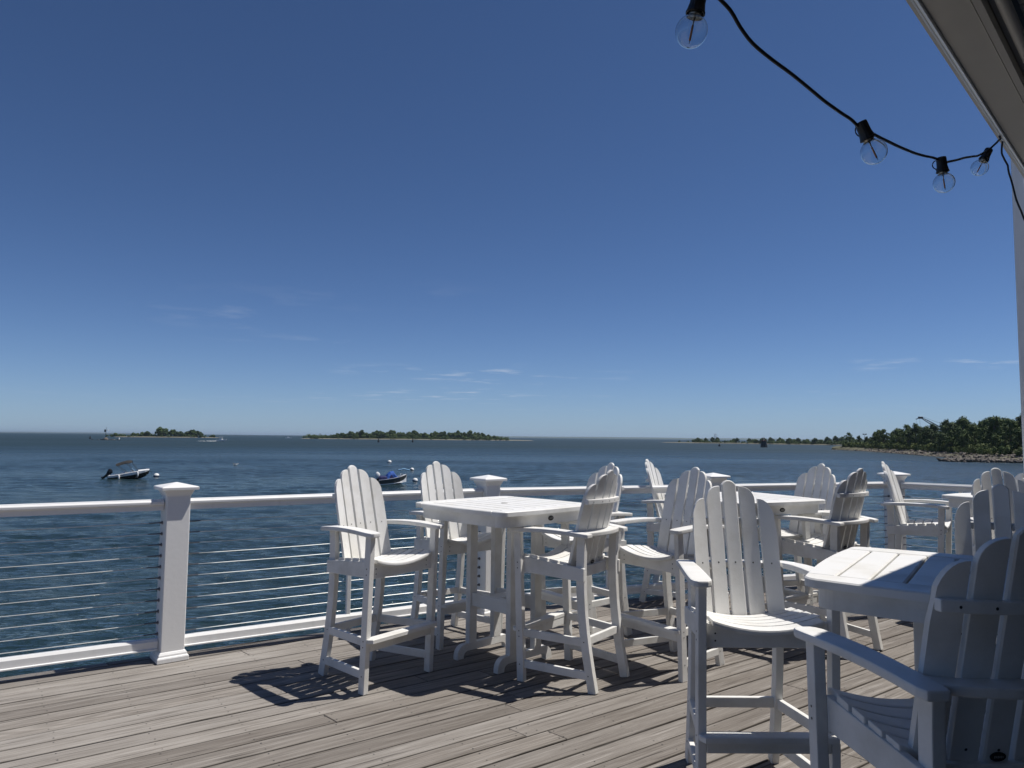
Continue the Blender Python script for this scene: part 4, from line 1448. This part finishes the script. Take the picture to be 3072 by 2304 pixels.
def build_islands():
    r = random.Random(21)
    # small island, left: about 1.25 km out, seen side on
    base = Vector((-613, 1212)); ax = Vector((.90, .43)).normalized(); pr = Vector((-.43, .90)).normalized()
    def loc(u, v): q = base + ax * u + pr * v; return (q.x, q.y)
    ol = [loc(118 - (118 - u) * .76, v) for u, v in ((-92, -2), (-60, -7), (-20, -12), (30, -11), (75, -7), (118, -2), (95, 6), (50, 16), (0, 18), (-55, 10))]
    tr = []
    spec = [(-88, .5, 4), (-78, .62, 4), (-70, .75, 3), (-64, .55, 4), (-40, .5, 4), (-30, .8, 3), (-20, .72, 3), (-10, 1.0, 3), (2, .95, 2), (14, .55, 4), (31, 1.42, 1), (38, 1.28, 2), (44, 1.2, 1), (57, 1.05, 1), (63, 1.1, 0), (70, .95, 2), (78, 1.0, 2), (86, .8, 3), (94, .9, 2), (103, 1.05, 0), (110, .95, 1), (118, 1.0, 0), (126, .85, 2)]
    for u, s, k in spec:
        u2 = 118 - (118 - (u - 22) * .82) * .80 - 4
        x, y = loc(u2, r.uniform(-3, 5)); tr.append((x, y, s, k))
    bu = []
    for _ in range(60):
        u2 = r.uniform(-38, 96); x, y = loc(u2, r.uniform(-7, 8)); bu.append((x, y, r.uniform(.5, 1.3)))
    x, y = loc(108, 1); tr.append((x, y, .8, 4)); x, y = loc(104, 1); tr.append((x, y, .55, 4))
    island('small_island', ol, 1.2, 'small low island with tall trees at its middle', tr, 'trees on the small island', 'dark tree on the small island at left', 1, bu)
    # long island, centre
    base = Vector((-176, 1290)); ax = Vector((.975, .22)).normalized(); pr = Vector((-.22, .975)).normalized()
    ol = [loc(u, v) for u, v in ((-190, 0), (-120, -12), (-40, -18), (60, -18), (140, -12), (222, 0), (150, 22), (40, 34), (-80, 26))]
    tr = []
    for k in range(120):
        u = -168 + 326 * (k + r.uniform(-.5, .5)) / 120
        t = (u + 168) / 326
        env = min(1, .42 + t * 2.6, .55 + (1 - t) * 3.2)
        x, y = loc(u, r.uniform(-8, 20) * min(1, env))
        kind = r.choice((0, 1, 2, 2, 3)) if env > .8 else r.choice((3, 3, 2, 4))
        tr.append((x, y, env * r.uniform(.92, 1.32), kind))
    bu = []
    for k in range(190):
        u = r.uniform(-178, 172); x, y = loc(u, r.uniform(-14, 10)); bu.append((x, y, r.uniform(1.0, 2.0)))
    island('long_island', ol, 1.4, 'long low wooded island in the middle distance', tr, 'trees on the long island', 'dark tree in the wood covering the long low island', 2, bu)
    # low spit running out from the point, right
    base = Vector((352, 985)); ax = Vector((.62, -.78)).normalized(); pr = Vector((.78, .62)).normalized()
    ol = [loc(u, v) for u, v in ((-190, 0), (-110, -8), (0, -10), (110, -10), (230, -6), (230, 40), (100, 34), (-40, 22), (-130, 10))]
    ol = ol
    tr = []
    for k in range(120):
        u = -150 + 370 * (k + r.uniform(-.5, .5)) / 120
        t = (u + 150) / 370
        if t < .36 and r.random() < .5: continue
        x, y = loc(u, r.uniform(-4, 22))
        tr.append((x, y, r.uniform(.55, .95) * (.75 + .35 * t), r.choice((2, 3, 3, 0, 4))))
    bu = []
    for k in range(190):
        t = r.random() ** .7; u = -165 + 390 * t; x, y = loc(u, r.uniform(-7, 14)); bu.append((x, y, r.uniform(.7, 1.3) * (.7 + .7 * t)))
    island('wooded_spit', ol, 1.2, 'low wooded spit behind the point', tr, 'trees on the low spit', 'dark tree on the low spit beyond the point', 3, bu)
build_islands()

# ------------------------------------------------------------------ things standing behind the shore
def build_crane():
    root = thing('crane', 'dark lattice crane boom rising behind the trees of the point', 'crane', (349.7, 600.7, WATER + 2), 0)
    B = Vector((22, -6, 3)); T = Vector((-11.6, -.5, 23.5))
    lat = MB(); d = (T - B); L = d.length; d.normalize()
    s = d.cross(Vector((0, 0, 1))).normalized(); u = s.cross(d)
    n = 26
    w = lambda t: .9 * min(1, .35 + 3 * min(t, 1 - t))
    ch = [(1, 1), (1, -1), (-1, -1), (-1, 1)]
    def pt(t, c): return B + d * (L * t) + (s * c[0] + u * c[1]) * w(t)
    for c in ch: lat.tube([pt(k / n, c) for k in range(n + 1)], .16, 5)
    for k in range(n):
        for j in range(4):
            lat.tube([pt(k / n, ch[j]), pt((k + 1) / n, ch[(j + 1) % 4])], .085, 4)
    part('boom', lat.mesh('boom', M['crane']), root)
    hd = MB(); hd.box(-13.6, -10.4, -1.6, .6, 22.6, 24.4)
    part('boom_head', hd.mesh('boom_head', M['crane'], bevel=.2), root)
    jb = MB().sweep([(-11, -.5, 23.8), (-15.5, .2, 22.2)], .5, .6)
    part('jib_tip', jb.mesh('jib_tip', M['crane']), root)
    cb = MB(); cb.tube([(-12.6, -.5, 23), (-12.6, -.5, 13.5)], .07, 5); cb.tube([(-15.2, .2, 22), (-15.2, .2, 14.5)], .05, 5); cb.tube([(-11, -.5, 24.4), (26, -6, 10)], .09, 5)
    part('hoist_cable', cb.mesh('hoist_cable', M['crane']), root)
    hk = MB().box(-13.2, -12.0, -1.0, .0, 11.2, 13.6)
    part('hook_block', hk.mesh('hook_block', M['crane'], bevel=.2), root)
    cabm = MB().box(19, 27, -9, -3, 0, 4.5)
    part('machine_house', cabm.mesh('machine_house', M['red_paint'], bevel=.2), root)
build_crane()

def lamp_mast():
    root = thing('light_mast', 'thin mast with lights on top beside the first tree of the point', 'mast', (262, 540, WATER + 1.5))
    part('pole', MB().tube([(0, 0, 0), (0, 0, 9.2)], [.22, .14], 8).mesh('pole', M['crane'], smooth=True), root)
    for k in (-1, 1):
        part('lamp_head', MB().box(k * .9 - .55, k * .9 + .55, -.3, .3, 9.1, 9.75).mesh('lamp_head', M['crane'], bevel=.05), root)
    part('cross_arm', MB().box(-1.3, 1.3, -.08, .08, 8.95, 9.1).mesh('cross_arm', M['crane']), root)
lamp_mast()

def lattice_tower():
    root = thing('lattice_tower', 'pale lattice tower far off over the low spit', 'tower', (560, 2000, WATER + 1))
    mb = MB()
    H = 20.0
    for sx, sy in ((-1, -1), (1, -1), (1, 1), (-1, 1)):
        mb.tube([(sx * 3.2, sy * 3.2, 0), (sx * 1.9, sy * 1.9, H)], .32, 5)
    part('leg_frame', mb.mesh('leg_frame', M['white_paint']), root)
    for k in range(5):
        z = 3 + k * 4.1; h = 3.2 - 1.3 * z / H
        m = M['red_paint'] if k % 2 == 0 else M['white_paint']
        rb = MB()
        for a, b in (((-h, -h), (h, -h)), ((h, -h), (h, h)), ((h, h), (-h, h)), ((-h, h), (-h, -h))):
            rb.tube([(a[0], a[1], z), (b[0], b[1], z)], .36, 5)
        part('cross_beam', rb.mesh('cross_beam', m), root)
lattice_tower()

def markers():
    # beacon on a rock ledge, left
    root = thing('rock_beacon', 'dark daybeacon on a rock ledge at far left of the small island', 'beacon', (-360, 647, WATER))
    root.scale = (.62, .62, .62)
    r = random.Random(2)
    rk = MB()
    for k in range(26):
        rk.add(*rock_verts(r, (r.gauss(0, 9), r.gauss(0, 2), .3), r.uniform(.8, 1.9)))
    part('ledge', rk.mesh('ledge', M['steel_dark']), root, kind='stuff')
    part('base', MB().lathe([(3.6, 0), (3.0, 2.2), (1.2, 3.4), (.4, 3.6)], 8).mesh('base', M['rock']), root)
    part('pole', MB().tube([(0, 0, 3), (-.5, 0, 10), (.2, 0, 19)], [.35, .28, .12], 6).mesh('pole', M['steel_dark']), root)
    part('daymark', MB().box(-3.0, -.6, -.1, .1, 11.5, 15.0).mesh('daymark', M['steel_dark']), root)
    part('light', MB().lathe([(.7, 13), (.7, 14.4), (0, 14.8)], 8, (2.6, 0, 0)).mesh('light', M['white_paint']), root)
    # square pile mark, right
    root = thing('pile_marker', 'dark block shaped marker with a light standing in the water before the spit', 'marker', (201, 580, WATER))
    part('block', MB().lathe([(2.9, -1), (2.6, 2.4), (1.9, 4.6), (1.9, 5.0), (0, 5.0)], 8).mesh('block', M['steel_dark']), root)
    part('deck', MB().box(-2.2, 2.2, -2.2, 2.2, 5.0, 5.4).mesh('deck', M['red_paint']), root)
    part('light_post', MB().tube([(0, 0, 5.4), (0, 0, 8.6)], .16, 6).mesh('light_post', M['white_paint']), root)
    for i, (x, y, h, lab) in enumerate([(-426, 737, 3.0, 'small black can buoy left of the beacon'), (-125, 685, 3.4, 'small black stake in the water before the left part of the long island'), (-98, 723, 3.6, 'small black stake in the water before the middle of the long island'), (178.6, 626, 2.4, 'small dark buoy near the foot of the far tower')]):
        o = part('channel_marker', MB().lathe([(.9, -.5), (.9, .5 * h), (.45, .55 * h), (.35, h), (0, h)], 10).mesh('channel_marker', M['steel_dark']), None, (x, y, WATER))
        tag(o, lab, 'marker', 'dark channel markers')
    o = part('white_buoy', MB().lathe([(.5, -.4), (.6, .6), (.35, 1.9), (0, 2.0)], 10).mesh('white_buoy', M['white_paint']), None, (-373.5, 693.8, WATER))
    tag(o, 'tiny white buoy just right of the far beacon', 'buoy')
markers()

# ------------------------------------------------------------------ mooring buoys
def buoys():
    body = MB().lathe([(0, -.30), (.20, -.26), (.34, -.10), (.38, .0), (.36, .13), (.27, .28), (.12, .36), (0, .37)], 20).mesh('float_body', M['white_paint'], smooth=True)
    band = MB().lathe([(.379, -.10), (.392, -.04), (.392, .04), (.380, .09)], 20).mesh('band', M['buoy_blue'], smooth=True)
    eye = MB().tube([(-.06, 0, .35), (-.06, 0, .43), (0, 0, .47), (.06, 0, .43), (.06, 0, .35)], .018, 6).mesh('lifting_eye', M['steel_dark'])
    root = bpy.data.objects.new('mooring_buoy', None); link(root)
    part('float_body', body, root); part('band', band, root); part('lifting_eye', eye, root)
    for k, (x, y, s, lab) in enumerate([(-49.7, 102.5, 1.0, 'white mooring buoy just off the bow of the black hulled speedboat'),
                                        (-27.5, 165.0, 1.25, 'white mooring buoy farthest out, above the blue covered boat'),
                                        (-12.8, 97.7, .95, 'white mooring buoy right of the blue covered boat, nearest the chairs'),
                                        (-17.5, 129.1, .95, 'white mooring buoy with a pale blue float trailing from it')]):
        o = root if k == 0 else copy_tree(root)
        o.location = (x, y, WATER + .10); o.scale = (s, s, s)
        o.rotation_euler = (.15, -.12 * k, k)
        tag(o, lab, 'buoy', 'white mooring buoys')
    mb = MB().tube(smooth_path([(0, 0, .02), (-.5, .05, .10), (-1.1, .1, .22), (-1.5, .05, .10), (-2.0, 0, .03)], 5), [.10] * 21, 8)
    o = part('pick_up_float', mb.mesh('pick_up_float', M['rope_blue'], smooth=True), None, (-17.9, 129.0, WATER + .02))
    tag(o, 'pale blue pick up float and line lying on the water beside a buoy', 'float')
    # small winged white bird resting on the water
    root = thing('water_bird', 'white bird sitting on the water between the two moored boats', 'bird', (-53.8, 142.6, WATER), .3)
    bd = MB()
    prof = []
    for t, r_, z in ((-.38, .02, .20), (-.28, .09, .16), (-.10, .15, .13), (.10, .15, .14), (.24, .10, .18), (.30, .07, .26), (.33, .07, .32), (.38, .055, .34), (.45, .02, .33)):
        prof.append((t * 1.2, r_, z))
    vs = []; fs = []; n = 10
    for t, r_, z in prof:
        for k in range(n):
            q = 2 * math.pi * k / n
            vs.append((t, r_ * math.cos(q), z + r_ * math.sin(q)))
    for i in range(len(prof) - 1):
        for k in range(n): fs.append((i * n + k, i * n + (k + 1) % n, (i + 1) * n + (k + 1) % n, (i + 1) * n + k))
    fs += [tuple(range(n)), tuple((len(prof) - 1) * n + k for k in range(n))]
    bo = part('body', mesh_of('body', vs, fs, M['white_paint'], smooth=True), root)
    for sg in (-1, 1):
        wv = MB().add([(.15, sg * .12, .24), (-.30, sg * .14, .22), (-.52, sg * .10, .34), (-.10, sg * .17, .33)], [(0, 1, 2, 3)])
        part('wing', wv.mesh('wing', M['soffit']), bo)
    part('beak', MB().tube([(.53, 0, .33), (.62, 0, .31)], [.018, .004], 6).mesh('beak', M['filament']), bo)
buoys()

# ------------------------------------------------------------------ boats
def hull_mesh(st, z_split, lower, upper, name):
    """st: stations (x, half beam, keel z, chine z, chine half, sheer z); returns lower and upper strakes"""
    def ringpts(s):
        x, hb, zk, zc, hc, zs = s
        zm = zc + (zs - zc) * z_split; hm = hc + (hb - hc) * z_split
        return [(x, 0, zk), (x, hc, zc), (x, hm, zm), (x, hb, zs)]
    rows = [ringpts(s) for s in st]
    def strake(a, b):
        mb = MB()
        for sg in (1, -1):
            vs = []; fs = []
            for r_ in rows:
                for q in r_[a:b + 1]: vs.append((q[0], sg * q[1], q[2]))
            w = b - a + 1
            for i in range(len(rows) - 1):
                for k in range(w - 1):
                    fs.append((i * w + k, i * w + k + 1, (i + 1) * w + k + 1, (i + 1) * w + k))
            mb.add(vs, fs)
        r0 = rows[0]
        poly = [(p[0], p[1], p[2]) for p in r0[a:b + 1]] + [(p[0], -p[1], p[2]) for p in reversed(r0[a:b + 1])]
        mb.add(poly, [tuple(range(len(poly)))])
        return mb
    return strake(0, 2), strake(2, 3), rows

def outboard(parent, loc, tilt, mat_c, name='outboard'):
    """outboard engine tipped up on its bracket; local: powerhead up, leg down, prop aft (-x)"""
    root = bpy.data.objects.new(name, None); link(root, parent)
    root.location = loc; root.rotation_euler = (0, tilt, 0)
    def shell(rows, mat, nm):
        vs = []; fs = []; n = 10
        for (z, lx, ly, ox) in rows:
            for k in range(n):
                q = 2 * math.pi * k / n
                vs.append((ox + lx * math.copysign(abs(math.cos(q)) ** .6, math.cos(q)), ly * math.copysign(abs(math.sin(q)) ** .6, math.sin(q)), z))
        for i in range(len(rows) - 1):
            for k in range(n): fs.append((i * n + k, i * n + (k + 1) % n, (i + 1) * n + (k + 1) % n, (i + 1) * n + k))
        fs += [tuple(range(n - 1, -1, -1)), tuple((len(rows) - 1) * n + k for k in range(n))]
        return part(nm, mesh_of(nm, vs, fs, mat, smooth=True), root)
    shell([(.30, .26, .18, -.26), (.42, .34, .22, -.28), (.70, .36, .23, -.30), (.90, .30, .19, -.32), (.98, .18, .12, -.34)], mat_c, 'cowl')
    shell([(-.60, .13, .05, -.27), (-.20, .15, .08, -.26), (.10, .18, .11, -.25), (.30, .25, .16, -.26)], M['gel_black'] if mat_c != M['gel_white'] else M['gel_white'], 'midsection')
    lo = MB().tube([(.02, 0, -.66), (-.25, 0, -.66), (-.58, 0, -.66)], [.05, .09, .06], 8)
    lo.box(-.30, -.10, -.02, .02, -.95, -.62)
    lo.box(-.60, -.02, -.16, .16, -.47, -.445)
    part('gearcase', lo.mesh('gearcase', mat_c), root)
    pr = MB()
    for k in range(3):
        q = k * 2.094
        c, s_ = math.cos(q), math.sin(q)
        pr.add([(-.60, .04 * c, -.66 + .04 * s_), (-.57, .17 * c - .07 * s_, -.66 + .17 * s_ + .07 * c), (-.62, .19 * c, -.66 + .19 * s_), (-.64, .17 * c + .07 * s_, -.66 + .17 * s_ - .07 * c)], [(0, 1, 2, 3)])
    part('propeller', pr.mesh('propeller', M['fitting']), root)
    part('bracket', MB().box(-.16, .10, -.13, .13, -.12, .26).mesh('bracket', M['gel_black']), root)
    return root

def speedboat():
    # black bottom, white upper works, raised bow; black bimini
    root = thing('speedboat', 'moored speedboat with black hull, white deck and black canopy top', 'boat', (-51.0, 97.3, WATER), rad(22))
    root.rotation_euler = (0, rad(-4.0), rad(24)); root.scale = (.88, .92, 1.0)
    st = [(-2.55, 1.00, -.22, .08, .92, .58), (-1.6, 1.08, -.25, .08, 1.0, .62), (-.4, 1.12, -.26, .09, 1.02, .72), (.8, 1.10, -.22, .14, .96, .84), (1.7, .94, -.10, .26, .74, .92), (2.4, .60, .14, .46, .40, .97), (2.85, .22, .50, .70, .12, 1.00), (3.02, .03, .84, .90, .01, 1.01)]
    lo, up, rows = hull_mesh(st, .50, None, None, 'hull')
    part('hull', lo.mesh('hull', M['gel_black'], smooth=False), root)
    tops = part('topsides', up.mesh('topsides', M['gel_white']), root)
    # deck: gunwales and foredeck round an open cockpit
    mb = MB()
    ins = [(-2.45, .80), (-1.6, .84), (-.4, .86), (.8, .80), (1.5, .55)]
    sh = [(s[0], s[1], s[5]) for s in st]
    def sheer(x):
        for a, b in zip(sh, sh[1:]):
            if a[0] <= x <= b[0]:
                t = (x - a[0]) / (b[0] - a[0]); return (a[1] + t * (b[1] - a[1]), a[2] + t * (b[2] - a[2]))
        return (sh[-1][1], sh[-1][2])
    for sg in (1, -1):
        vs = []; fs = []
        for x, yi in ins:
            hb, zs = sheer(x)
            vs += [(x, sg * hb, zs), (x, sg * yi, zs + .05), (x, sg * (yi - .03), .18)]
        for i in range(len(ins) - 1):
            b = 3 * i
            fs += [(b, b + 3, b + 4, b + 1), (b + 1, b + 4, b + 5, b + 2)]
        mb.add(vs, fs)
    fx = [1.5, 1.9, 2.4, 2.8, 3.0]
    vs = []; fs = []
    for x in fx:
        hb, zs = sheer(x); vs += [(x, hb, zs), (x, 0, zs + .10 + .05 * (3 - x)), (x, -hb, zs)]
    for i in range(len(fx) - 1):
        b = 3 * i; fs += [(b, b + 1, b + 4, b + 3), (b + 1, b + 2, b + 5, b + 4)]
    mb.add(vs, fs)
    mb.box(-2.45, 1.5, -.82, .82, .14, .18)
    part('deck', mb.mesh('deck', M['gel_white']), root)
    part('transom_bench', MB().box(-2.4, -1.7, -.78, .78, .18, .70).mesh('transom_bench', M['gel_white'], bevel=.06), root)
    for sg in (-1, 1):
        part('seat', MB().box(-.75, -.15, sg * .45 - .25, sg * .45 + .25, .18, .98).mesh('seat', M['gel_white'], bevel=.08), root)
        part('console', MB().prism([(.35, .18), (.95, .18), (1.0, .98), (.55, 1.10), (.35, .8)], sg * .48 - .26, sg * .48 + .26, 'y').mesh('console', M['gel_white'], bevel=.04), root)
    part('windscreen', MB().add([(1.05, -.80, .95), (1.05, .80, .95), (.62, .78, 1.36), (.62, -.78, 1.36), (1.0, -.78, .95), (1.0, .78, .95), (.60, .74, 1.32), (.60, -.74, 1.32)], [(0, 1, 2, 3), (4, 7, 6, 5)]).mesh('windscreen', M['window']), root)
    # canopy: cloth bowed over three hoops
    vs = []; fs = []
    prof = [(-1.45, 2.06), (-1.1, 2.16), (-.6, 2.30), (-.05, 2.40), (.45, 2.42), (.74, 2.30)]
    m_ = 9
    for x, z in prof:
        for k in range(m_):
            t = -1 + 2 * k / (m_ - 1)
            drop = .16 * abs(t) ** 3 + (.20 * max(0, abs(t) - .72) / .28 if -1.2 < x < .5 else 0)
            vs.append((x, t * .98, z - drop))
    nn = len(vs)
    vs += [(v[0], v[1], v[2] - .03) for v in vs]
    for i in range(len(prof) - 1):
        for k in range(m_ - 1):
            a = i * m_ + k
            fs += [(a, a + 1, a + m_ + 1, a + m_), (nn + a, nn + a + m_, nn + a + m_ + 1, nn + a + 1)]
    can = part('canopy', mesh_of('canopy', vs, fs, M['canvas_black'], smooth=True), root)
    for x0, x1 in ((.05, -1.42), (.95, -.10), (1.55, .70)):
        for sg in (-1, 1):
            z1 = 1.92 if x1 < -1 else (2.20 if x1 < .5 else 2.14)
            part('canopy_pole', MB().tube([(x0, sg * .92, .80), (x1, sg * .96, z1)], .022, 6).mesh('canopy_pole', M['steel_dark']), root)
    outboard(root, (-2.62, 0, .46), rad(52), M['gel_black'])
    for x in (-1.05, 1.45):
        hb, zs = sheer(x)
        part('fender', MB().lathe([(.0, -.62), (.10, -.56), (.12, -.45), (.12, -.10), (.06, -.02), (0, 0)], 12).mesh('fender', M['gel_white'], smooth=True), root, (x, -hb - .10, zs - .02))
    part('mooring_line', MB().tube([(2.95, 0, .95), (3.6, .2, .2), (4.3, .6, .04)], .014, 5).mesh('mooring_line', M['steel_dark']), root)
    # pale swoosh on the side
    sw = MB()
    for sg in (-1, 1):
        sw.add([(-2.0, sg * 1.085, .50), (-.6, sg * 1.128, .50), (.2, sg * 1.135, .62), (-1.2, sg * 1.118, .56)], [(0, 1, 2, 3)])
    part('side_stripe', sw.mesh('side_stripe', M['gel_grey']), root)
speedboat()

def skiff():
    root = thing('skiff', 'moored skiff with dark grey sides, blue canvas cover and white outboard', 'boat', (-15.0, 91.6, WATER), rad(24))
    root.rotation_euler = (0, rad(-3.0), rad(26)); root.scale = (.84, .88, 1.0)
    st = [(-2.1, .88, -.20, .05, .80, .62), (-1.0, .94, -.22, .05, .86, .66), (.2, .92, -.20, .07, .82, .74), (1.2, .74, -.10, .16, .60, .86), (1.9, .42, .12, .40, .28, .98), (2.35, .10, .55, .72, .05, 1.08), (2.45, .02, .80, .90, .01, 1.10)]
    lo, up, rows = hull_mesh(st, .16, None, None, 'hull')
    part('hull_bottom', lo.mesh('hull_bottom', M['gel_white']), root)
    part('hull', up.mesh('hull', M['gel_grey']), root)
    mb = MB()
    for sg in (1, -1):
        vs = []; fs = []
        for s in st[:6]:
            vs += [(s[0], sg * (s[1] + .02), s[5]), (s[0], sg * (s[1] + .02), s[5] + .05), (s[0], sg * max(.02, s[1] - .12), s[5] + .05), (s[0], sg * max(.01, s[1] - .14), .15)]
        for i in range(5):
            b = 4 * i
            fs += [(b, b + 4, b + 5, b + 1), (b + 1, b + 5, b + 6, b + 2), (b + 2, b + 6, b + 7, b + 3)]
        mb.add(vs, fs)
    mb.add([(2.45, 0, 1.13), (1.55, .58, .96), (1.55, -.58, .96)], [(0, 1, 2)])
    mb.box(-2.0, 1.6, -.75, .75, .13, .17)
    part('gunwale', mb.mesh('gunwale', M['gel_white']), root)
    # blue canvas: a hood over the console and a low dark cover aft
    hood = MB(); vs = []; fs = []
    prof = [(-.95, .80, .86), (-.55, 1.30, .78), (-.15, 1.58, .70), (.35, 1.62, .68), (.62, 1.20, .76), (.95, .80, .80)]
    m_ = 9
    for x, z, w in prof:
        for k in range(m_):
            q = math.pi * k / (m_ - 1)
            vs.append((x, w * math.cos(q), .66 + (z - .66) * math.sin(q) ** .55))
    for i in range(len(prof) - 1):
        for k in range(m_ - 1):
            a = i * m_ + k; fs.append((a, a + 1, a + m_ + 1, a + m_))
    part('canvas_hood', mesh_of('canvas_hood', vs, fs, M['canvas_blue']), root)
    vs = []; fs = []
    prof = [(-1.95, .95, .80), (-1.75, 1.12, .84), (-1.2, 1.14, .86), (-.80, 1.05, .86)]
    for x, z, w in prof:
        for k in range(m_):
            q = math.pi * k / (m_ - 1)
            vs.append((x, w * math.cos(q), .62 + (z - .62) * math.sin(q) ** .4))
    for i in range(len(prof) - 1):
        for k in range(m_ - 1):
            a = i * m_ + k; fs.append((a, a + 1, a + m_ + 1, a + m_))
    fs.append(tuple(range(m_)))
    part('canvas_cover', mesh_of('canvas_cover', vs, fs, M['canvas_navy']), root)
    for sg in (-1, 1):
        part('side_panel', MB().add([(-.55, sg * .80, .72), (.30, sg * .76, .72), (-.12, sg * .70, 1.22), (-.12, sg * .72, 1.20)], [(0, 1, 2)]).mesh('side_panel', M['canvas_navy']), root)
    part('bow_cleat', MB().tube([(1.5, .1, .95), (1.5, .1, 1.22), (1.62, .1, 1.22)], .03, 6).mesh('bow_cleat', M['white_paint']), root)
    part('anchor', MB().tube([(1.3, -.3, .95), (1.8, -.1, 1.02), (1.75, .1, 1.2)], .035, 6).mesh('anchor', M['steel_dark']), root)
    outboard(root, (-2.18, 0, .56), rad(38), M['gel_white'])
skiff()

def motor_boat():
    root = thing('motor_boat', 'white motor boat under way below the small island', 'boat', (-251.0, 630, WATER), rad(12))
    st = [(-4.2, 1.35, -.3, .1, 1.2, 1.0), (-2, 1.45, -.35, .1, 1.3, 1.1), (1, 1.4, -.3, .2, 1.2, 1.35), (3, .95, .1, .55, .7, 1.65), (4.2, .35, .8, 1.1, .2, 1.85), (4.5, .03, 1.5, 1.6, .02, 1.9)]
    lo, up, rows = hull_mesh(st, .4, None, None, 'hull')
    lo.v += []
    part('hull', lo.mesh('hull', M['gel_white']), root)
    part('topsides', up.mesh('topsides', M['gel_white']), root)
    part('deck', MB().add([(-4.2, 1.3, 1.0), (1, 1.35, 1.3), (4.3, .1, 1.8), (4.3, -.1, 1.8), (1, -1.35, 1.3), (-4.2, -1.3, 1.0)], [(0, 1, 2, 3, 4, 5)]).mesh('deck', M['gel_white']), root)
    part('console', MB().prism([(-1.2, 1.0), (1.2, 1.2), (.8, 2.6), (-.6, 2.6)], -.7, .7, 'y').mesh('console', M['gel_white'], bevel=.05), root)
    for sx in (-1.2, .9):
        for sy in (-.9, .9):
            part('top_post', MB().tube([(sx, sy, 1.1), (sx, sy, 3.5)], .06, 5).mesh('top_post', M['white_paint']), root)
    part('hard_top', MB().box(-1.7, 1.4, -1.1, 1.1, 3.5, 3.68).mesh('hard_top', M['gel_white'], bevel=.05), root)
    r = random.Random(4)
    wk = MB()
    for _ in range(260):
        t = r.random() ** 1.5; L = 34
        L = 15; x = -4 - L * t; y = r.choice((-1, 1)) * (1.0 + 2.4 * t) + r.gauss(0, .5)
        wk.add(*rock_verts(r, (x, y, .05), r.uniform(.25, .7) * (1 - .6 * t), .3))
    o = part('wake_foam', wk.mesh('wake_foam', M['foam']), None, (-251.0, 630, WATER + .05)); o.rotation_euler = (0, 0, rad(12))
    tag(o, 'white foam wake trailing behind the motor boat under way', 'wake', kind='stuff')
    root2 = thing('far_boat', 'tiny white boat at the left tip of the long island', 'boat', (-395, 1290, WATER), .3)
    part('hull', MB().prism([(-5, 0), (5, 0), (6.5, 1.8), (-5, 1.5)], -1.3, 1.3, 'y').mesh('hull', M['gel_white']), root2)
    part('cabin', MB().prism([(-2, 1.5), (2, 1.7), (1, 3.2), (-2, 3.2)], -1, 1, 'y').mesh('cabin', M['gel_white']), root2)
motor_boat()

# ------------------------------------------------------------------ sea haze
def build_haze():
    mb = MB().box(-43000, 43000, -43000, 43000, WATER - 1.0, 60.0)
    m = bpy.data.materials.new('sea_haze'); m.use_nodes = True
    n, l = m.node_tree.nodes, m.node_tree.links
    n.remove(n['Principled BSDF'])
    v = n.new('ShaderNodeVolumePrincipled')
    v.inputs['Color'].default_value = (0.66, 0.83, 1.0, 1)
    v.inputs['Density'].default_value = 0.000045
    v.inputs['Anisotropy'].default_value = 0.3
    l.new(v.outputs[0], n['Material Output'].inputs['Volume'])
    o = part('haze', mb.mesh('haze', m))
    o['kind'] = 'stuff'
    o['label'] = 'thin pale sea haze over the water'
build_haze()
